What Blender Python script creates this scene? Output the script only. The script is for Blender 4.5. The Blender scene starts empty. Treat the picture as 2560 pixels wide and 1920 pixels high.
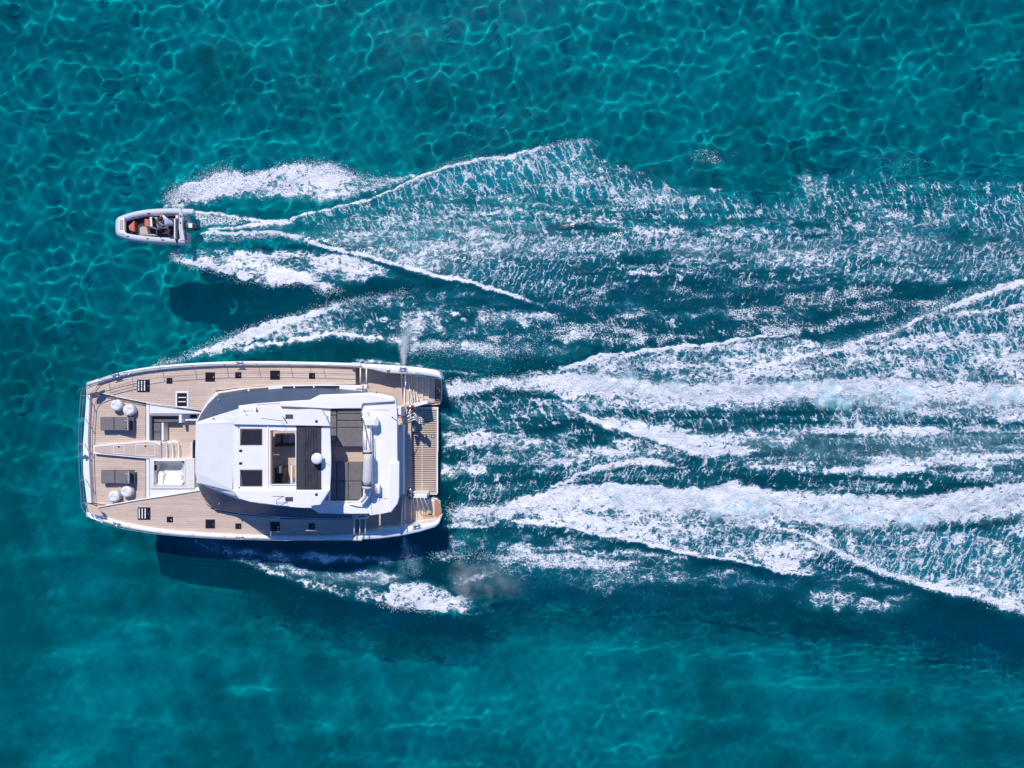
import bpy, bmesh, math, random
import numpy as np
from mathutils import Vector, Matrix

random.seed(7)
RNG = np.random.default_rng(11)
SC = bpy.context.scene
COL = SC.collection

# ------------------------------------------------------------------ camera, sky, sun
CAM_H = 40.0
FPX = 1663.0                      # focal length in photo pixels (photo 2560 x 1920)
cam = bpy.data.cameras.new('camera')
cam_o = bpy.data.objects.new('camera', cam)
COL.objects.link(cam_o)
cam.sensor_width = 36.0
cam.lens = 36.0 * FPX / 2560.0
cam.clip_end = 3000
cam_o.location = (0, 0, CAM_H)
SC.camera = cam_o

SUN_D = Vector((0.14, -0.84, -1.0)).normalized()      # direction the light travels
SUN_EL = math.asin(-SUN_D.z)
SUN_AZ = math.atan2(-SUN_D.x, -SUN_D.y)
world = bpy.data.worlds.new('World')
SC.world = world
world.use_nodes = True
wn = world.node_tree
sky = wn.nodes.new('ShaderNodeTexSky')
sky.sky_type = 'NISHITA'
sky.sun_disc = False
sky.sun_elevation = SUN_EL
sky.sun_rotation = SUN_AZ
sky.altitude = 0
sky.air_density = 1.0
sky.dust_density = 0.0
sky.ozone_density = 8.0
tint = wn.nodes.new('ShaderNodeVectorMath'); tint.operation = 'MULTIPLY'
tint.inputs[1].default_value = (.44, .78, 1.18)            # deep blue, clean summer sky
wn.links.new(sky.outputs[0], tint.inputs[0])
wn.links.new(tint.outputs[0], wn.nodes['Background'].inputs[0])
wn.nodes['Background'].inputs[1].default_value = 0.125

sun = bpy.data.lights.new('sun', 'SUN')
sun.energy = 4.3
sun.angle = math.radians(0.5)
sun.color = (1.0, 0.94, 0.84)
sun_o = bpy.data.objects.new('sun', sun)
COL.objects.link(sun_o)
sun_o.rotation_euler = SUN_D.to_track_quat('-Z', 'Y').to_euler()
sun.cycles.is_caustics_light = True

SC.view_settings.view_transform = 'Standard'
SC.view_settings.look = 'None'
SC.view_settings.exposure = 0.0
SC.view_settings.gamma = 1.0
SC.cycles.max_bounces = 8
SC.cycles.transmission_bounces = 6
SC.cycles.volume_bounces = 3
SC.cycles.blur_glossy = 0.3


# ------------------------------------------------------------------ helpers
def W(px, py, z=0.0):
    """photo pixel measured on something at height z -> where it stands"""
    s = (CAM_H - z) / FPX
    return Vector(((px - 1280) * s, -(py - 960) * s, z))


def link(o, parent=None):
    COL.objects.link(o)
    if parent is not None:
        o.parent = parent
    return o


def tag(o, label=None, cat=None, group=None, kind=None):
    if label: o['label'] = label
    if cat: o['category'] = cat
    if group: o['group'] = group
    if kind: o['kind'] = kind
    return o


def empty(name, loc=(0, 0, 0), rz=0.0):
    o = bpy.data.objects.new(name, None)
    o.location = loc
    o.rotation_euler = (0, 0, rz)
    o.empty_display_size = 0.3
    return link(o)


class MB:
    """collects shapes, builds one mesh object"""
    def __init__(self):
        self.bm = bmesh.new()

    def prism(self, pts, z0, bevel=0.0, seg=2):
        """pts: Vectors at the top outline; walls go straight down to z0"""
        bm = self.bm
        top = [bm.verts.new((p.x, p.y, p.z)) for p in pts]
        bot = [bm.verts.new((p.x, p.y, z0)) for p in pts]
        n = len(pts)
        area = sum(pts[i].x * pts[(i + 1) % n].y - pts[(i + 1) % n].x * pts[i].y for i in range(n))
        if area < 0:
            top.reverse(); bot.reverse()
        f = bm.faces.new(top)
        bm.faces.new(bot[::-1])
        for i in range(n):
            j = (i + 1) % n
            bm.faces.new((top[i], bot[i], bot[j], top[j]))
        if bevel > 0:
            bmesh.ops.bevel(bm, geom=list(f.edges), offset=bevel, segments=seg, profile=0.5,
                            affect='EDGES', clamp_overlap=True)
        return self

    def box(self, x0, y0, x1, y1, zt, zb, bevel=0.0, seg=2):
        """corners in photo px measured at zt"""
        return self.prism([W(x0, y0, zt), W(x1, y0, zt), W(x1, y1, zt), W(x0, y1, zt)], zb, bevel, seg)

    def wbox(self, c, size, rot=None, bevel=0.0):
        m = Matrix.Translation(Vector(c))
        if rot is not None: m = m @ rot.to_4x4()
        m = m @ Matrix.Diagonal((size[0], size[1], size[2], 1))
        r = bmesh.ops.create_cube(self.bm, size=1.0, matrix=m)
        if bevel:
            es = list({e for v in r['verts'] for e in v.link_edges})
            bmesh.ops.bevel(self.bm, geom=es, offset=bevel, segments=2, affect='EDGES', clamp_overlap=True)
        return self

    def tube(self, pts, r, n=8, cap=True):
        bm = self.bm
        pts = [Vector(p) for p in pts]
        rs = r if isinstance(r, (list, tuple)) else [r] * len(pts)
        rings = []
        for i, p in enumerate(pts):
            a = pts[max(0, i - 1)]; b = pts[min(len(pts) - 1, i + 1)]
            d = (b - a)
            if d.length < 1e-6: d = Vector((0, 0, 1))
            d.normalize()
            up = Vector((0, 0, 1)) if abs(d.z) < 0.95 else Vector((1, 0, 0))
            u = d.cross(up).normalized(); v = d.cross(u)
            rings.append([bm.verts.new(p + (u * math.cos(2 * math.pi * k / n) + v * math.sin(2 * math.pi * k / n)) * rs[i])
                          for k in range(n)])
        for a, b in zip(rings, rings[1:]):
            for k in range(n):
                f = bm.faces.new((a[k], a[(k + 1) % n], b[(k + 1) % n], b[k])); f.smooth = True
        if cap:
            bm.faces.new(rings[0][::-1]); bm.faces.new(rings[-1])
        return self

    def lathe(self, c, prof, n=24, sx=1.0, sy=1.0):
        """prof: list of (radius, z) bottom to top, round the vertical axis at c"""
        bm = self.bm
        rings = []
        for r, z in prof:
            rings.append([bm.verts.new((c[0] + r * sx * math.cos(2 * math.pi * k / n),
                                        c[1] + r * sy * math.sin(2 * math.pi * k / n), c[2] + z)) for k in range(n)])
        for a, b in zip(rings, rings[1:]):
            for k in range(n):
                f = bm.faces.new((a[k], a[(k + 1) % n], b[(k + 1) % n], b[k])); f.smooth = True
        bm.faces.new(rings[0][::-1]); f = bm.faces.new(rings[-1]); f.smooth = True
        return self

    def strip(self, lo, hi, closed=False):
        """quads between two rows of points"""
        bm = self.bm
        a = [bm.verts.new(p) for p in lo]; b = [bm.verts.new(p) for p in hi]
        n = len(a)
        for i in range(n if closed else n - 1):
            j = (i + 1) % n
            bm.faces.new((a[i], a[j], b[j], b[i]))
        return self

    def build(self, name, mat, parent=None, smooth=None, kind=None, label=None, bevel=0.0):
        me = bpy.data.meshes.new(name)
        bmesh.ops.recalc_face_normals(self.bm, faces=self.bm.faces)
        self.bm.to_mesh(me); self.bm.free()
        if isinstance(mat, (list, tuple)):
            for m in mat: me.materials.append(m)
        else:
            me.materials.append(mat)
        if smooth:
            me.shade_smooth()
        o = bpy.data.objects.new(name, me)
        link(o, parent)
        if parent is not None:
            o.matrix_parent_inverse = Matrix.Translation(-parent.location) if parent.rotation_euler.z == 0 \
                else Matrix.LocRotScale(parent.location, parent.rotation_euler, None).inverted()
        if bevel:
            md = o.modifiers.new('bevel', 'BEVEL'); md.width = bevel; md.segments = 2
            md.limit_method = 'ANGLE'; md.angle_limit = math.radians(40)
        if kind: o['kind'] = kind
        if label: o['label'] = label
        return o


def curve(pts, n):
    """smooth resample of a list of 2- or 3-tuples (Catmull-Rom)"""
    P = [Vector(p) for p in pts]
    out = []
    m = len(P) - 1
    for i in range(n):
        t = i / (n - 1) * m
        k = min(int(t), m - 1); f = t - k
        p0 = P[max(0, k - 1)]; p1 = P[k]; p2 = P[k + 1]; p3 = P[min(m, k + 2)]
        out.append(0.5 * ((2 * p1) + (p2 - p0) * f + (2 * p0 - 5 * p1 + 4 * p2 - p3) * f * f + (3 * p1 - p0 - 3 * p2 + p3) * f ** 3))
    return out


# ------------------------------------------------------------------ materials
class NT:
    def __init__(self, name):
        self.m = bpy.data.materials.new(name)
        self.m.use_nodes = True
        self.t = self.m.node_tree
        self.t.nodes.clear()
        self.out = self.t.nodes.new('ShaderNodeOutputMaterial')

    def n(self, kind, **kw):
        nd = self.t.nodes.new('ShaderNode' + kind)
        for k, v in kw.items(): setattr(nd, k, v)
        return nd

    def l(self, a, b): self.t.links.new(a, b)

    def math(self, op, a, b=None, c=None, clamp=False):
        nd = self.n('Math', operation=op, use_clamp=clamp)
        for i, v in enumerate((a, b, c)):
            if v is None: continue
            if isinstance(v, (int, float)): nd.inputs[i].default_value = v
            else: self.l(v, nd.inputs[i])
        return nd.outputs[0]

    def smooth(self, v, a, b, lo=0.0, hi=1.0):
        nd = self.n('MapRange', interpolation_type='SMOOTHSTEP')
        for i, q in enumerate((v, a, b, lo, hi)):
            if isinstance(q, (int, float)): nd.inputs[i].default_value = q
            else: self.l(q, nd.inputs[i])
        return nd.outputs[0]

    def noise(self, vec, scale, detail=2.0, rough=0.5, dist=0.0):
        nd = self.n('TexNoise')
        nd.inputs['Scale'].default_value = scale
        nd.inputs['Detail'].default_value = detail
        nd.inputs['Roughness'].default_value = rough
        nd.inputs['Distortion'].default_value = dist
        if vec is not None: self.l(vec, nd.inputs['Vector'])
        return nd

    def vmul(self, v, s):
        nd = self.n('VectorMath', operation='MULTIPLY'); self.l(v, nd.inputs[0]); nd.inputs[1].default_value = s
        return nd.outputs[0]

    def vadd(self, a, b):
        nd = self.n('VectorMath', operation='ADD'); self.l(a, nd.inputs[0]); self.l(b, nd.inputs[1])
        return nd.outputs[0]


def simple(name, col, rough=0.5, var=0.06, scale=3.0, spec=0.5, metal=0.0, bump=0.0, bscale=40.0, coat=0.0, stretch=None):
    T = NT(name)
    p = T.n('BsdfPrincipled')
    pos = T.n('NewGeometry').outputs['Position']
    if stretch: pos = T.vmul(pos, stretch)
    nz = T.noise(pos, scale, 4, 0.6)
    cr = T.n('MapRange')
    T.l(nz.outputs[0], cr.inputs[0]); cr.inputs[1].default_value = .3; cr.inputs[2].default_value = .7
    cr.inputs[3].default_value = 1 - var; cr.inputs[4].default_value = 1 + var
    mx = T.n('VectorMath', operation='SCALE')
    mx.inputs[0].default_value = col
    T.l(cr.outputs[0], mx.inputs['Scale'])
    T.l(mx.outputs[0], p.inputs['Base Color'])
    rr = T.n('MapRange'); T.l(nz.outputs[0], rr.inputs[0])
    rr.inputs[3].default_value = max(0.02, rough - .08); rr.inputs[4].default_value = min(1, rough + .08)
    T.l(rr.outputs[0], p.inputs['Roughness'])
    p.inputs['Metallic'].default_value = metal
    p.inputs['Specular IOR Level'].default_value = spec
    if coat: p.inputs['Coat Weight'].default_value = coat
    if bump:
        b = T.n('Bump'); b.inputs['Distance'].default_value = bump
        n2 = T.noise(T.n('NewGeometry').outputs['Position'], bscale, 3, .6)
        T.l(n2.outputs[0], b.inputs['Height']); T.l(b.outputs[0], p.inputs['Normal'])
    T.l(p.outputs[0], T.out.inputs[0])
    return T.m


def teak(name, c1, c2, rough=0.65):
    T = NT(name)
    p = T.n('BsdfPrincipled')
    g = T.n('NewGeometry')
    pos = g.outputs['Position']
    st = T.vmul(pos, (0.5, 9.0, 1.0))
    grain = T.noise(st, 3.0, 5, .65)
    patch = T.noise(pos, 0.7, 3, .5)
    isl = g.outputs['Random Per Island']
    a = T.math('MULTIPLY', isl, .24)
    b = T.math('MULTIPLY', grain.outputs[0], .75)
    c = T.math('MULTIPLY', patch.outputs[0], .35)
    s = T.math('ADD', T.math('ADD', a, b), c)
    s = T.math('SUBTRACT', s, .18, clamp=True)
    r = T.n('MixRGB'); T.l(s, r.inputs[0]); r.inputs[1].default_value = (*c1, 1); r.inputs[2].default_value = (*c2, 1)
    T.l(r.outputs[0], p.inputs['Base Color'])
    p.inputs['Roughness'].default_value = rough
    p.inputs['Specular IOR Level'].default_value = .3
    bp = T.n('Bump'); bp.inputs['Distance'].default_value = .004; T.l(grain.outputs[0], bp.inputs['Height'])
    T.l(bp.outputs[0], p.inputs['Normal'])
    T.l(p.outputs[0], T.out.inputs[0])
    return T.m


M = {}
M['gel'] = simple('white_gelcoat', (.82, .80, .765), .32, .03, 1.2, .5, bump=.001, bscale=6)
M['gel2'] = simple('cream_gelcoat', (.74, .71, .66), .4, .04, 2.0)
M['teak'] = teak('weathered_teak', (.43, .315, .25), (.745, .60, .505))
M['teak_raw'] = teak('oiled_teak', (.30, .12, .055), (.56, .27, .14), .5)
M['caulk'] = simple('deck_caulk', (.25, .185, .155), .8, .1)
M['steel'] = simple('polished_steel', (.62, .63, .65), .22, .04, 5, metal=.9)
M['dark'] = simple('dark_hatch_acrylic', (.018, .014, .016), .16, .2, 8, .5)
M['dark_mat'] = simple('black_plastic', (.02, .02, .022), .5, .2, 8)
M['fabric'] = simple('grey_outdoor_fabric', (.165, .155, .165), .9, .1, 4, .15, bump=.003, bscale=120)
M['fabric2'] = simple('grey_sunbed_fabric', (.19, .175, .185), .9, .08, 3, .15, bump=.003, bscale=120)
M['canvas'] = simple('black_canvas', (.045, .048, .06), .75, .2, 5, .3, bump=.01, bscale=14)
M['cover'] = simple('pale_grey_cover', (.60, .57, .55), .8, .06, 6, .2, bump=.01, bscale=10)
M['white_fab'] = simple('white_vinyl', (.72, .71, .69), .55, .06, 8, .3, bump=.008, bscale=12)
M['screen'] = simple('grey_windscreen_cover', (.055, .085, .14), .42, .06, 1.3, .3, bump=.002, bscale=8)
M['glass'] = simple('tinted_glass', (.03, .025, .035), .06, .1, 2, .6)
M['tube'] = simple('grey_hypalon', (.53, .545, .60), .55, .05, 4, .35)
M['navy'] = simple('navy_liner', (.035, .04, .06), .7, .15, 5)
M['orange'] = simple('coral_cushion', (.62, .17, .11), .75, .08, 6, .2)
M['beige'] = simple('beige_nonslip_pad', (.47, .43, .37), .8, .06, 10)
M['red'] = simple('red_nylon', (.50, .03, .035), .6, .1, 8)
M['flagblue'] = simple('flag_dark_blue', (.02, .03, .075), .8, .08, 8)
M['flagwhite'] = simple('flag_white', (.78, .78, .80), .8, .04, 8)
M['skin'] = simple('skin', (.50, .25, .16), .55, .06, 10)
M['hair'] = simple('dark_brown_hair', (.03, .016, .012), .6, .25, 40)
M['shirt'] = simple('white_cotton', (.62, .64, .72), .85, .05, 9, bump=.01, bscale=14)
M['shorts'] = simple('dark_red_shorts', (.05, .012, .016), .85, .1, 9)
M['motor'] = simple('outboard_grey', (.12, .125, .14), .35, .08, 5)
M['orange_wood'] = simple('varnished_wood', (.55, .28, .12), .4, .1, 6)
M['brown'] = simple('brown_trim', (.17, .11, .10), .5, .1, 6)
M['antifoul'] = simple('hull_bottom_paint', (.05, .09, .13), .7, .1, 3)


# ------------------------------------------------------------------ noise on a grid (numpy)
def lattice(shape_px, x, y, cell, seed, stretch=(1, 1)):
    """smooth value noise sampled at photo pixel positions x,y ; cell size in px"""
    r = np.random.default_rng(seed)
    tab = r.random((512, 512))
    u = x / (cell * stretch[0]) + 100.37; v = y / (cell * stretch[1]) + 77.11
    iu = np.floor(u).astype(int); iv = np.floor(v).astype(int)
    fu = u - iu; fv = v - iv
    fu = fu * fu * fu * (fu * (fu * 6 - 15) + 10); fv = fv * fv * fv * (fv * (fv * 6 - 15) + 10)
    a = tab[iv % 512, iu % 512]; b = tab[iv % 512, (iu + 1) % 512]
    c = tab[(iv + 1) % 512, iu % 512]; d = tab[(iv + 1) % 512, (iu + 1) % 512]
    return (a * (1 - fu) + b * fu) * (1 - fv) + (c * (1 - fu) + d * fu) * fv


def fbm(x, y, cell, seed, octv=4, gain=.5, stretch=(1, 1)):
    s = 0; amp = 1; tot = 0
    for k in range(octv):
        s = s + amp * lattice(None, x, y, cell / 2 ** k, seed + k * 13, stretch); tot += amp; amp *= gain
    return s / tot


def sstep(a, b, v):
    t = np.clip((v - a) / (b - a), 0, 1)
    return t * t * (3 - 2 * t)


# ------------------------------------------------------------------ sea surface
#FOAM_BEGIN
X0, X1, Y0, Y1, STEP = -220.0, 2710.0, -330.0, 2040.0, 3.1
gx = np.arange(X0, X1, STEP); gy = np.arange(Y0, Y1, STEP)
def grow(a, far, n=16):
    k = np.linspace(0, 1, n + 1)[1:]
    return (far - a) * k ** 3.2
gx = np.concatenate([(X0 + grow(0, -30000)[::-1]), gx, gx[-1] + grow(0, 30000)])
gy = np.concatenate([(Y0 + grow(0, -30000)[::-1]), gy, gy[-1] + grow(0, 30000)])
PX, PY = np.meshgrid(gx, gy)
inside = (PX > X0) & (PX < X1) & (PY > Y0) & (PY < Y1)
F = {k: np.zeros_like(PX) for k in 'DLSPA'}
H = np.zeros_like(PX)
ripple = fbm(PX, PY, 26, 5, 3)
ripple2 = fbm(PX, PY, 80, 45, 3)


def cy(pts, wob=0.0, seed=1, wcell=40):
    xs = [p[0] for p in pts]; ys = [p[1] for p in pts]
    y = np.interp(gx, xs, ys)
    k = 9
    yy = np.convolve(np.pad(y, k, mode='edge'), np.ones(2 * k + 1) / (2 * k + 1), 'valid')
    if wob:
        yy = yy + wob * 2 * (fbm(gx, gx * 0, wcell, seed, 4, .6) - .5)
    return yy[None, :], xs[0], xs[-1]


def fadex(x0, x1, f0, f1):
    q = PX + min(30, max(f0, 8)) * 1.6 * (ripple - .5)
    return sstep(x0, x0 + max(f0, .1), q) * (1 - sstep(x1 - max(f1, .1), x1, PX + min(60, f1) * 1.6 * (ripple2 - .5)))


def band(layers, top, bot, st=10, sb=10, f0=20, f1=60, wob=6, seed=1, mod=0.0, wcell=40, ms=(2.4, .75)):
    """foam between two curves; layers: dict channel -> strength"""
    t, a0, a1 = cy(top, wob, seed, wcell); b, b0, b1 = cy(bot, wob, seed + 50, wcell)
    x0 = max(a0, b0); x1 = min(a1, b1)
    q = PY + wob * 2.4 * (ripple - .5) + 13 * (ripple2 - .5)
    m = sstep(-st * .6, st * 1.3, q - t) * sstep(-sb * .6, sb * 1.3, b - q) * fadex(x0, x1, f0, f1)
    if mod:
        nz = sstep(.25, .75, fbm(PX, PY, 46, seed + 7, 4, .6, ms))
        m = m * (1 - mod * .8 + mod * 1.15 * nz)
    for k, v in layers.items():
        F[k] = np.maximum(F[k], m * v)
    return m


def crest(layers, pts, up=8, dn=8, f0=20, f1=60, wob=3, seed=3, h=.15, wcell=30):
    """ridge line; up / dn are the widths above and below it in px (numbers or (x,width) lists)"""
    c, x0, x1 = cy(pts, wob, seed, wcell)
    def wd(q):
        if isinstance(q, (int, float)): return q
        return np.interp(gx, [p[0] for p in q], [p[1] for p in q])[None, :]
    d = PY - c + wob * 2.4 * (ripple - .5) + 13 * (ripple2 - .5)
    up = wd(up); dn = wd(dn)
    lw = .55 + .9 * fbm(gx, gx * 0 + 9, 60, seed + 3, 4, .6)[None, :]
    up = up * lw; dn = dn * lw * 1.25
    m = np.where(d < 0, np.exp(-(d / up) ** 2), np.exp(-(np.abs(d) / dn) ** 1.2)) * fadex(x0, x1, f0, f1)
    m = m * (.72 + .5 * fbm(PX, PY, 34, seed + 31, 3, .6, (1.8, 1)))
    for k, v in layers.items():
        F[k] = np.maximum(F[k], np.clip(m * v, 0, 1))
    global H
    hh = np.exp(-(d / (np.maximum(up, dn) * 1.6)) ** 2) * fadex(x0, x1, f0 + 40, f1 + 40)
    H = H + h * .32 * hh
    return m


def blob(layers, x, y, rx, ry, seed=5, soft=.6):
    d = np.hypot((PX - x) / rx, (PY - y) / ry) + .9 * (ripple - .5)
    m = 1 - sstep(1 - soft, 1 + soft * .4, d)
    for k, v in layers.items(): F[k] = np.maximum(F[k], m * v)


# --- wake of the inflatable boat
r1t = [(405, 528), (416, 497), (440, 478), (470, 467), (521, 438), (572, 427), (644, 436), (705, 414), (770, 406), (821, 412), (850, 421), (904, 439), (977, 447), (1055, 437)]
r1b = [(405, 530), (425, 524), (503, 517), (582, 497), (687, 497), (742, 509), (814, 514), (886, 500), (959, 475), (1055, 445)]
band({'D': 1.0}, r1t, [(x, y - 2 if x < 620 else y - 16 - (x - 620) * .06) for x, y in r1b], 6, 26, 5, 60, 10, 3, .36, 22, (1.2, .8))
band({'L': 1.0, 'S': .8, 'P': .7, 'D': .5}, r1t, r1b, 6, 12, 200, 20, 6, 4, .4)
crest({'D': .55}, [(420, 497), (521, 455), (650, 455), (770, 432), (860, 445), (930, 460)], 10, 20, 30, 80, 5, 5, .34)
rcr = [(690, 556), (705, 551), (778, 537), (850, 519), (922, 501), (995, 475), (1063, 439), (1128, 411), (1200, 397), (1273, 388), (1340, 374), (1412, 356), (1470, 351), (1530, 350)]
crest({'D': 1.0}, rcr, 3, [(690, 5), (900, 4), (1060, 6), (1200, 9), (1400, 13), (1530, 10)], 30, 260, 2.6, 6, .2, 16)
band({'S': .95, 'L': .22}, rcr, [(690, 575), (900, 530), (1080, 500), (1225, 486), (1369, 495), (1540, 500)], 6, 14, 120, 60, 3, 7, .3)
band({'L': .75, 'P': .45}, [(800, 535), (950, 500), (1080, 478), (1134, 478), (1225, 476), (1369, 486), (1480, 490), (1560, 500)], [(800, 575), (950, 545), (1080, 520), (1134, 505), (1225, 502), (1369, 508), (1480, 506), (1560, 520)], 12, 10, 120, 80, 6, 8, .6)
band({'L': .8, 'S': .6}, [(1380, 362), (1450, 360), (1540, 400), (1600, 430), (1700, 455)], [(1380, 430), (1450, 452), (1540, 470), (1600, 480), (1700, 500)], 22, 30, 60, 90, 12, 9, .75)
band({'S': .85, 'L': .1}, [(1360, 420), (1500, 430), (1640, 440), (1720, 470)], [(1360, 500), (1500, 515), (1640, 530), (1720, 530)], 25, 25, 60, 60, 6, 10, .4)
# prop wash lines behind the boat
crest({'D': .82, 'P': .8}, [(480, 530), (540, 534), (597, 541), (662, 553), (720, 553)], 4, 9, 14, 40, 3, 11, .05)
crest({'D': .9}, [(500, 574), (560, 569), (597, 565), (655, 557), (705, 552), (800, 540)], 4, [(500, 3), (600, 8), (700, 12)], 20, 90, 2, 12, .08)
band({'P': .95, 'D': .42}, [(484, 530), (560, 534), (640, 548), (720, 556)], [(484, 572), (560, 565), (640, 560), (720, 558)], 6, 6, 8, 40, 3, 13, .25, 12)
band({'P': .95, 'D': .5}, [(484, 578), (560, 580), (640, 578), (705, 580), (742, 595)], [(484, 612), (560, 612), (640, 604), (705, 598), (742, 600)], 6, 10, 8, 20, 3, 14, .25, 12)
lcr = [(490, 583), (633, 579), (698, 580), (742, 596), (850, 630), (922, 642), (1000, 662), (1067, 682), (1130, 698), (1188, 711), (1235, 722), (1300, 745), (1355, 768), (1400, 790)]
crest({'D': .98}, lcr, [(490, 3), (742, 8), (1000, 9), (1200, 9)], [(490, 8), (742, 9), (850, 5), (1400, 4)], 30, 90, 2.5, 15, .18, 16)
band({'L': .72, 'P': .5, 'A': .18}, [(640, 562), (760, 575), (900, 560), (1100, 565), (1300, 560), (1500, 575)], [(640, 582), (760, 602), (900, 638), (1100, 690), (1300, 640), (1500, 640)], 16, 8, 60, 200, 5, 16, .75)
band({'S': .6, 'L': .42}, [(850, 590), (1000, 610), (1100, 625), (1300, 635), (1500, 660)], [(850, 632), (1000, 664), (1100, 690), (1300, 745), (1500, 740)], 20, 8, 60, 140, 4, 17, .4)
# lower spray mass
band({'D': .98, 'P': .6}, [(430, 622), (525, 632), (633, 645), (705, 655), (814, 675), (886, 685), (940, 690)], [(430, 650), (470, 664), (543, 682), (626, 707), (716, 711), (774, 709), (807, 732), (850, 729), (886, 713), (940, 700)], 30, 6, 6, 160, 9, 18, .5, 22, (1.2, .8))
band({'L': .9, 'P': .75, 'D': .3}, [(430, 613), (525, 619), (633, 628), (705, 627), (814, 627), (886, 635), (959, 660), (1010, 690)], [(430, 640), (525, 672), (633, 700), (705, 700), (814, 715), (886, 712), (959, 700), (1010, 698)], 10, 10, 6, 60, 7, 19, .55)
crest({'D': .4}, [(440, 640), (543, 662), (626, 690), (716, 695), (807, 715), (880, 705)], 14, 10, 30, 50, 5, 20, .28)
# streaming lace to the right of it
band({'L': .78, 'P': .35}, [(950, 515), (1100, 520), (1225, 515), (1369, 516), (1514, 530), (1586, 545), (1700, 560), (1900, 575)], [(950, 550), (1100, 552), (1225, 550), (1369, 552), (1514, 570), (1586, 590), (1700, 620), (1900, 640)], 14, 14, 80, 120, 6, 21, .8)
band({'A': .42, 'P': .25}, [(1000, 555), (1200, 553), (1450, 560)], [(1000, 585), (1200, 585), (1450, 590)], 20, 20, 80, 120, 4, 22, .3)
band({'L': .62, 'P': .3}, [(1300, 580), (1500, 580), (1600, 540), (1760, 510), (2000, 490), (2200, 470), (2400, 450), (2720, 430)], [(1300, 650), (1500, 665), (1600, 680), (1760, 690), (2000, 700), (2200, 710), (2400, 715), (2720, 720)], 50, 26, 120, 10, 14, 23, .85)
band({'L': .8, 'A': .3, 'D': .22}, [(1640, 585), (1760, 605), (1900, 612), (2050, 600), (2140, 570)], [(1640, 640), (1760, 650), (1900, 652), (2050, 640), (2140, 600)], 20, 14, 80, 60, 8, 24, .6)
band({'L': .85, 'A': .15}, [(2150, 560), (2300, 575), (2450, 590), (2720, 560)], [(2150, 650), (2300, 665), (2450, 690), (2720, 690)], 40, 30, 100, 10, 12, 25, .7)
band({'S': .34, 'L': .25}, [(1960, 430), (2100, 420), (2400, 440), (2720, 450)], [(1960, 560), (2100, 580), (2400, 590), (2720, 590)], 60, 40, 120, 10, 12, 26, .7)
blob({'P': .78}, 1775, 392, 75, 26); blob({'P': .45}, 1690, 420, 70, 30); blob({'P': .6}, 2250, 405, 100, 38)
blob({'P': .5}, 2160, 430, 60, 25); blob({'P': .4}, 2380, 450, 70, 30)
crest({'P': .85, 'D': .3}, [(2115, 492), (2180, 482), (2240, 470), (2290, 462)], 6, 6, 20, 30, 3, 27, .1)  # line of sun glints painted in as white foam speckle
crest({'P': .8, 'D': .25}, [(2070, 545), (2120, 538), (2180, 524)], 6, 6, 20, 30, 3, 28, .1)
blob({'L': .7, 'P': .4}, 2040, 470, 60, 45)
crest({'D': .85, 'P': .7}, [(1560, 685), (1620, 682), (1660, 690)], 8, 6, 20, 20, 3, 29, .12)
crest({'D': .6, 'P': .8}, [(1400, 732), (1480, 724), (1540, 708), (1580, 715)], 8, 7, 20, 20, 3, 30, .1)
crest({'D': .5, 'P': .8}, [(1650, 665), (1720, 680), (1790, 690)], 8, 7, 20, 20, 3, 31, .1)
band({'L': .5, 'P': .55}, [(1240, 715), (1330, 722), (1450, 735), (1600, 745), (1700, 780)], [(1240, 735), (1355, 775), (1450, 800), (1600, 800), (1700, 800)], 18, 30, 40, 90, 10, 32, .65)
band({'P': .4, 'L': .22}, [(1500, 720), (1800, 700), (2100, 720), (2300, 745), (2400, 740)], [(1500, 860), (1800, 860), (2100, 860), (2300, 800), (2400, 745)], 40, 40, 100, 60, 12, 33, .6)

for i, (pts_, st_, w_) in enumerate((
        ([(820, 548), (1000, 538), (1150, 540), (1300, 528), (1480, 540), (1620, 566)], .62, 7),
        ([(900, 575), (1100, 590), (1300, 588), (1450, 596), (1640, 620), (1800, 618)], .52, 6),
        ([(860, 600), (1000, 606), (1200, 616), (1340, 626), (1500, 650)], .55, 7),
        ([(760, 590), (900, 612), (1050, 640), (1200, 668), (1360, 682)], .5, 7),
        ([(1180, 505), (1340, 508), (1500, 518), (1650, 520), (1800, 540)], .5, 6),
        ([(1700, 650), (1850, 664), (2000, 668), (2200, 690), (2420, 700)], .5, 6),
        ([(1850, 560), (2000, 548), (2120, 556), (2300, 600), (2560, 640)], .48, 7),
        ([(1760, 700), (1950, 718), (2150, 700), (2300, 706)], .35, 8),
        ([(1500, 775), (1700, 790), (1900, 780), (2100, 792)], .38, 10))):
    crest({'D': st_, 'L': st_ + .2, 'P': .7}, pts_, w_, w_ + 5, 80, 120, 7, 120 + i, .05, 40)
# --- bow wave of the catamaran, port side
c1t = [(352, 924), (400, 905), (452, 893), (525, 859), (597, 828), (669, 806), (742, 786), (814, 762), (886, 749), (959, 738), (1013, 729), (1060, 705)]
band({'D': .92, 'P': .8}, c1t, [(352, 928), (416, 915), (488, 895), (561, 880), (633, 862), (705, 830), (814, 790), (886, 768), (959, 752), (1013, 740), (1060, 720)], 5, 14, 10, 240, 4, 34, .3, 18)
band({'L': .75, 'P': .45, 'S': .5}, c1t, [(352, 928), (416, 915), (488, 896), (561, 884), (633, 868), (705, 864), (814, 858), (905, 850), (966, 862), (1060, 860)], 6, 8, 60, 40, 4, 35, .75)
crest({'D': .85, 'P': .7}, [(560, 878), (633, 864), (705, 855), (760, 846), (814, 841), (904, 837), (966, 850), (1012, 852)], 9, 9, 60, 10, 5, 36, .12)
crest({'D': .3}, [(380, 912), (452, 896), (525, 866), (597, 838), (669, 818), (742, 800), (886, 762), (1013, 735)], 8, 10, 30, 60, 4, 37, .3)
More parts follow.
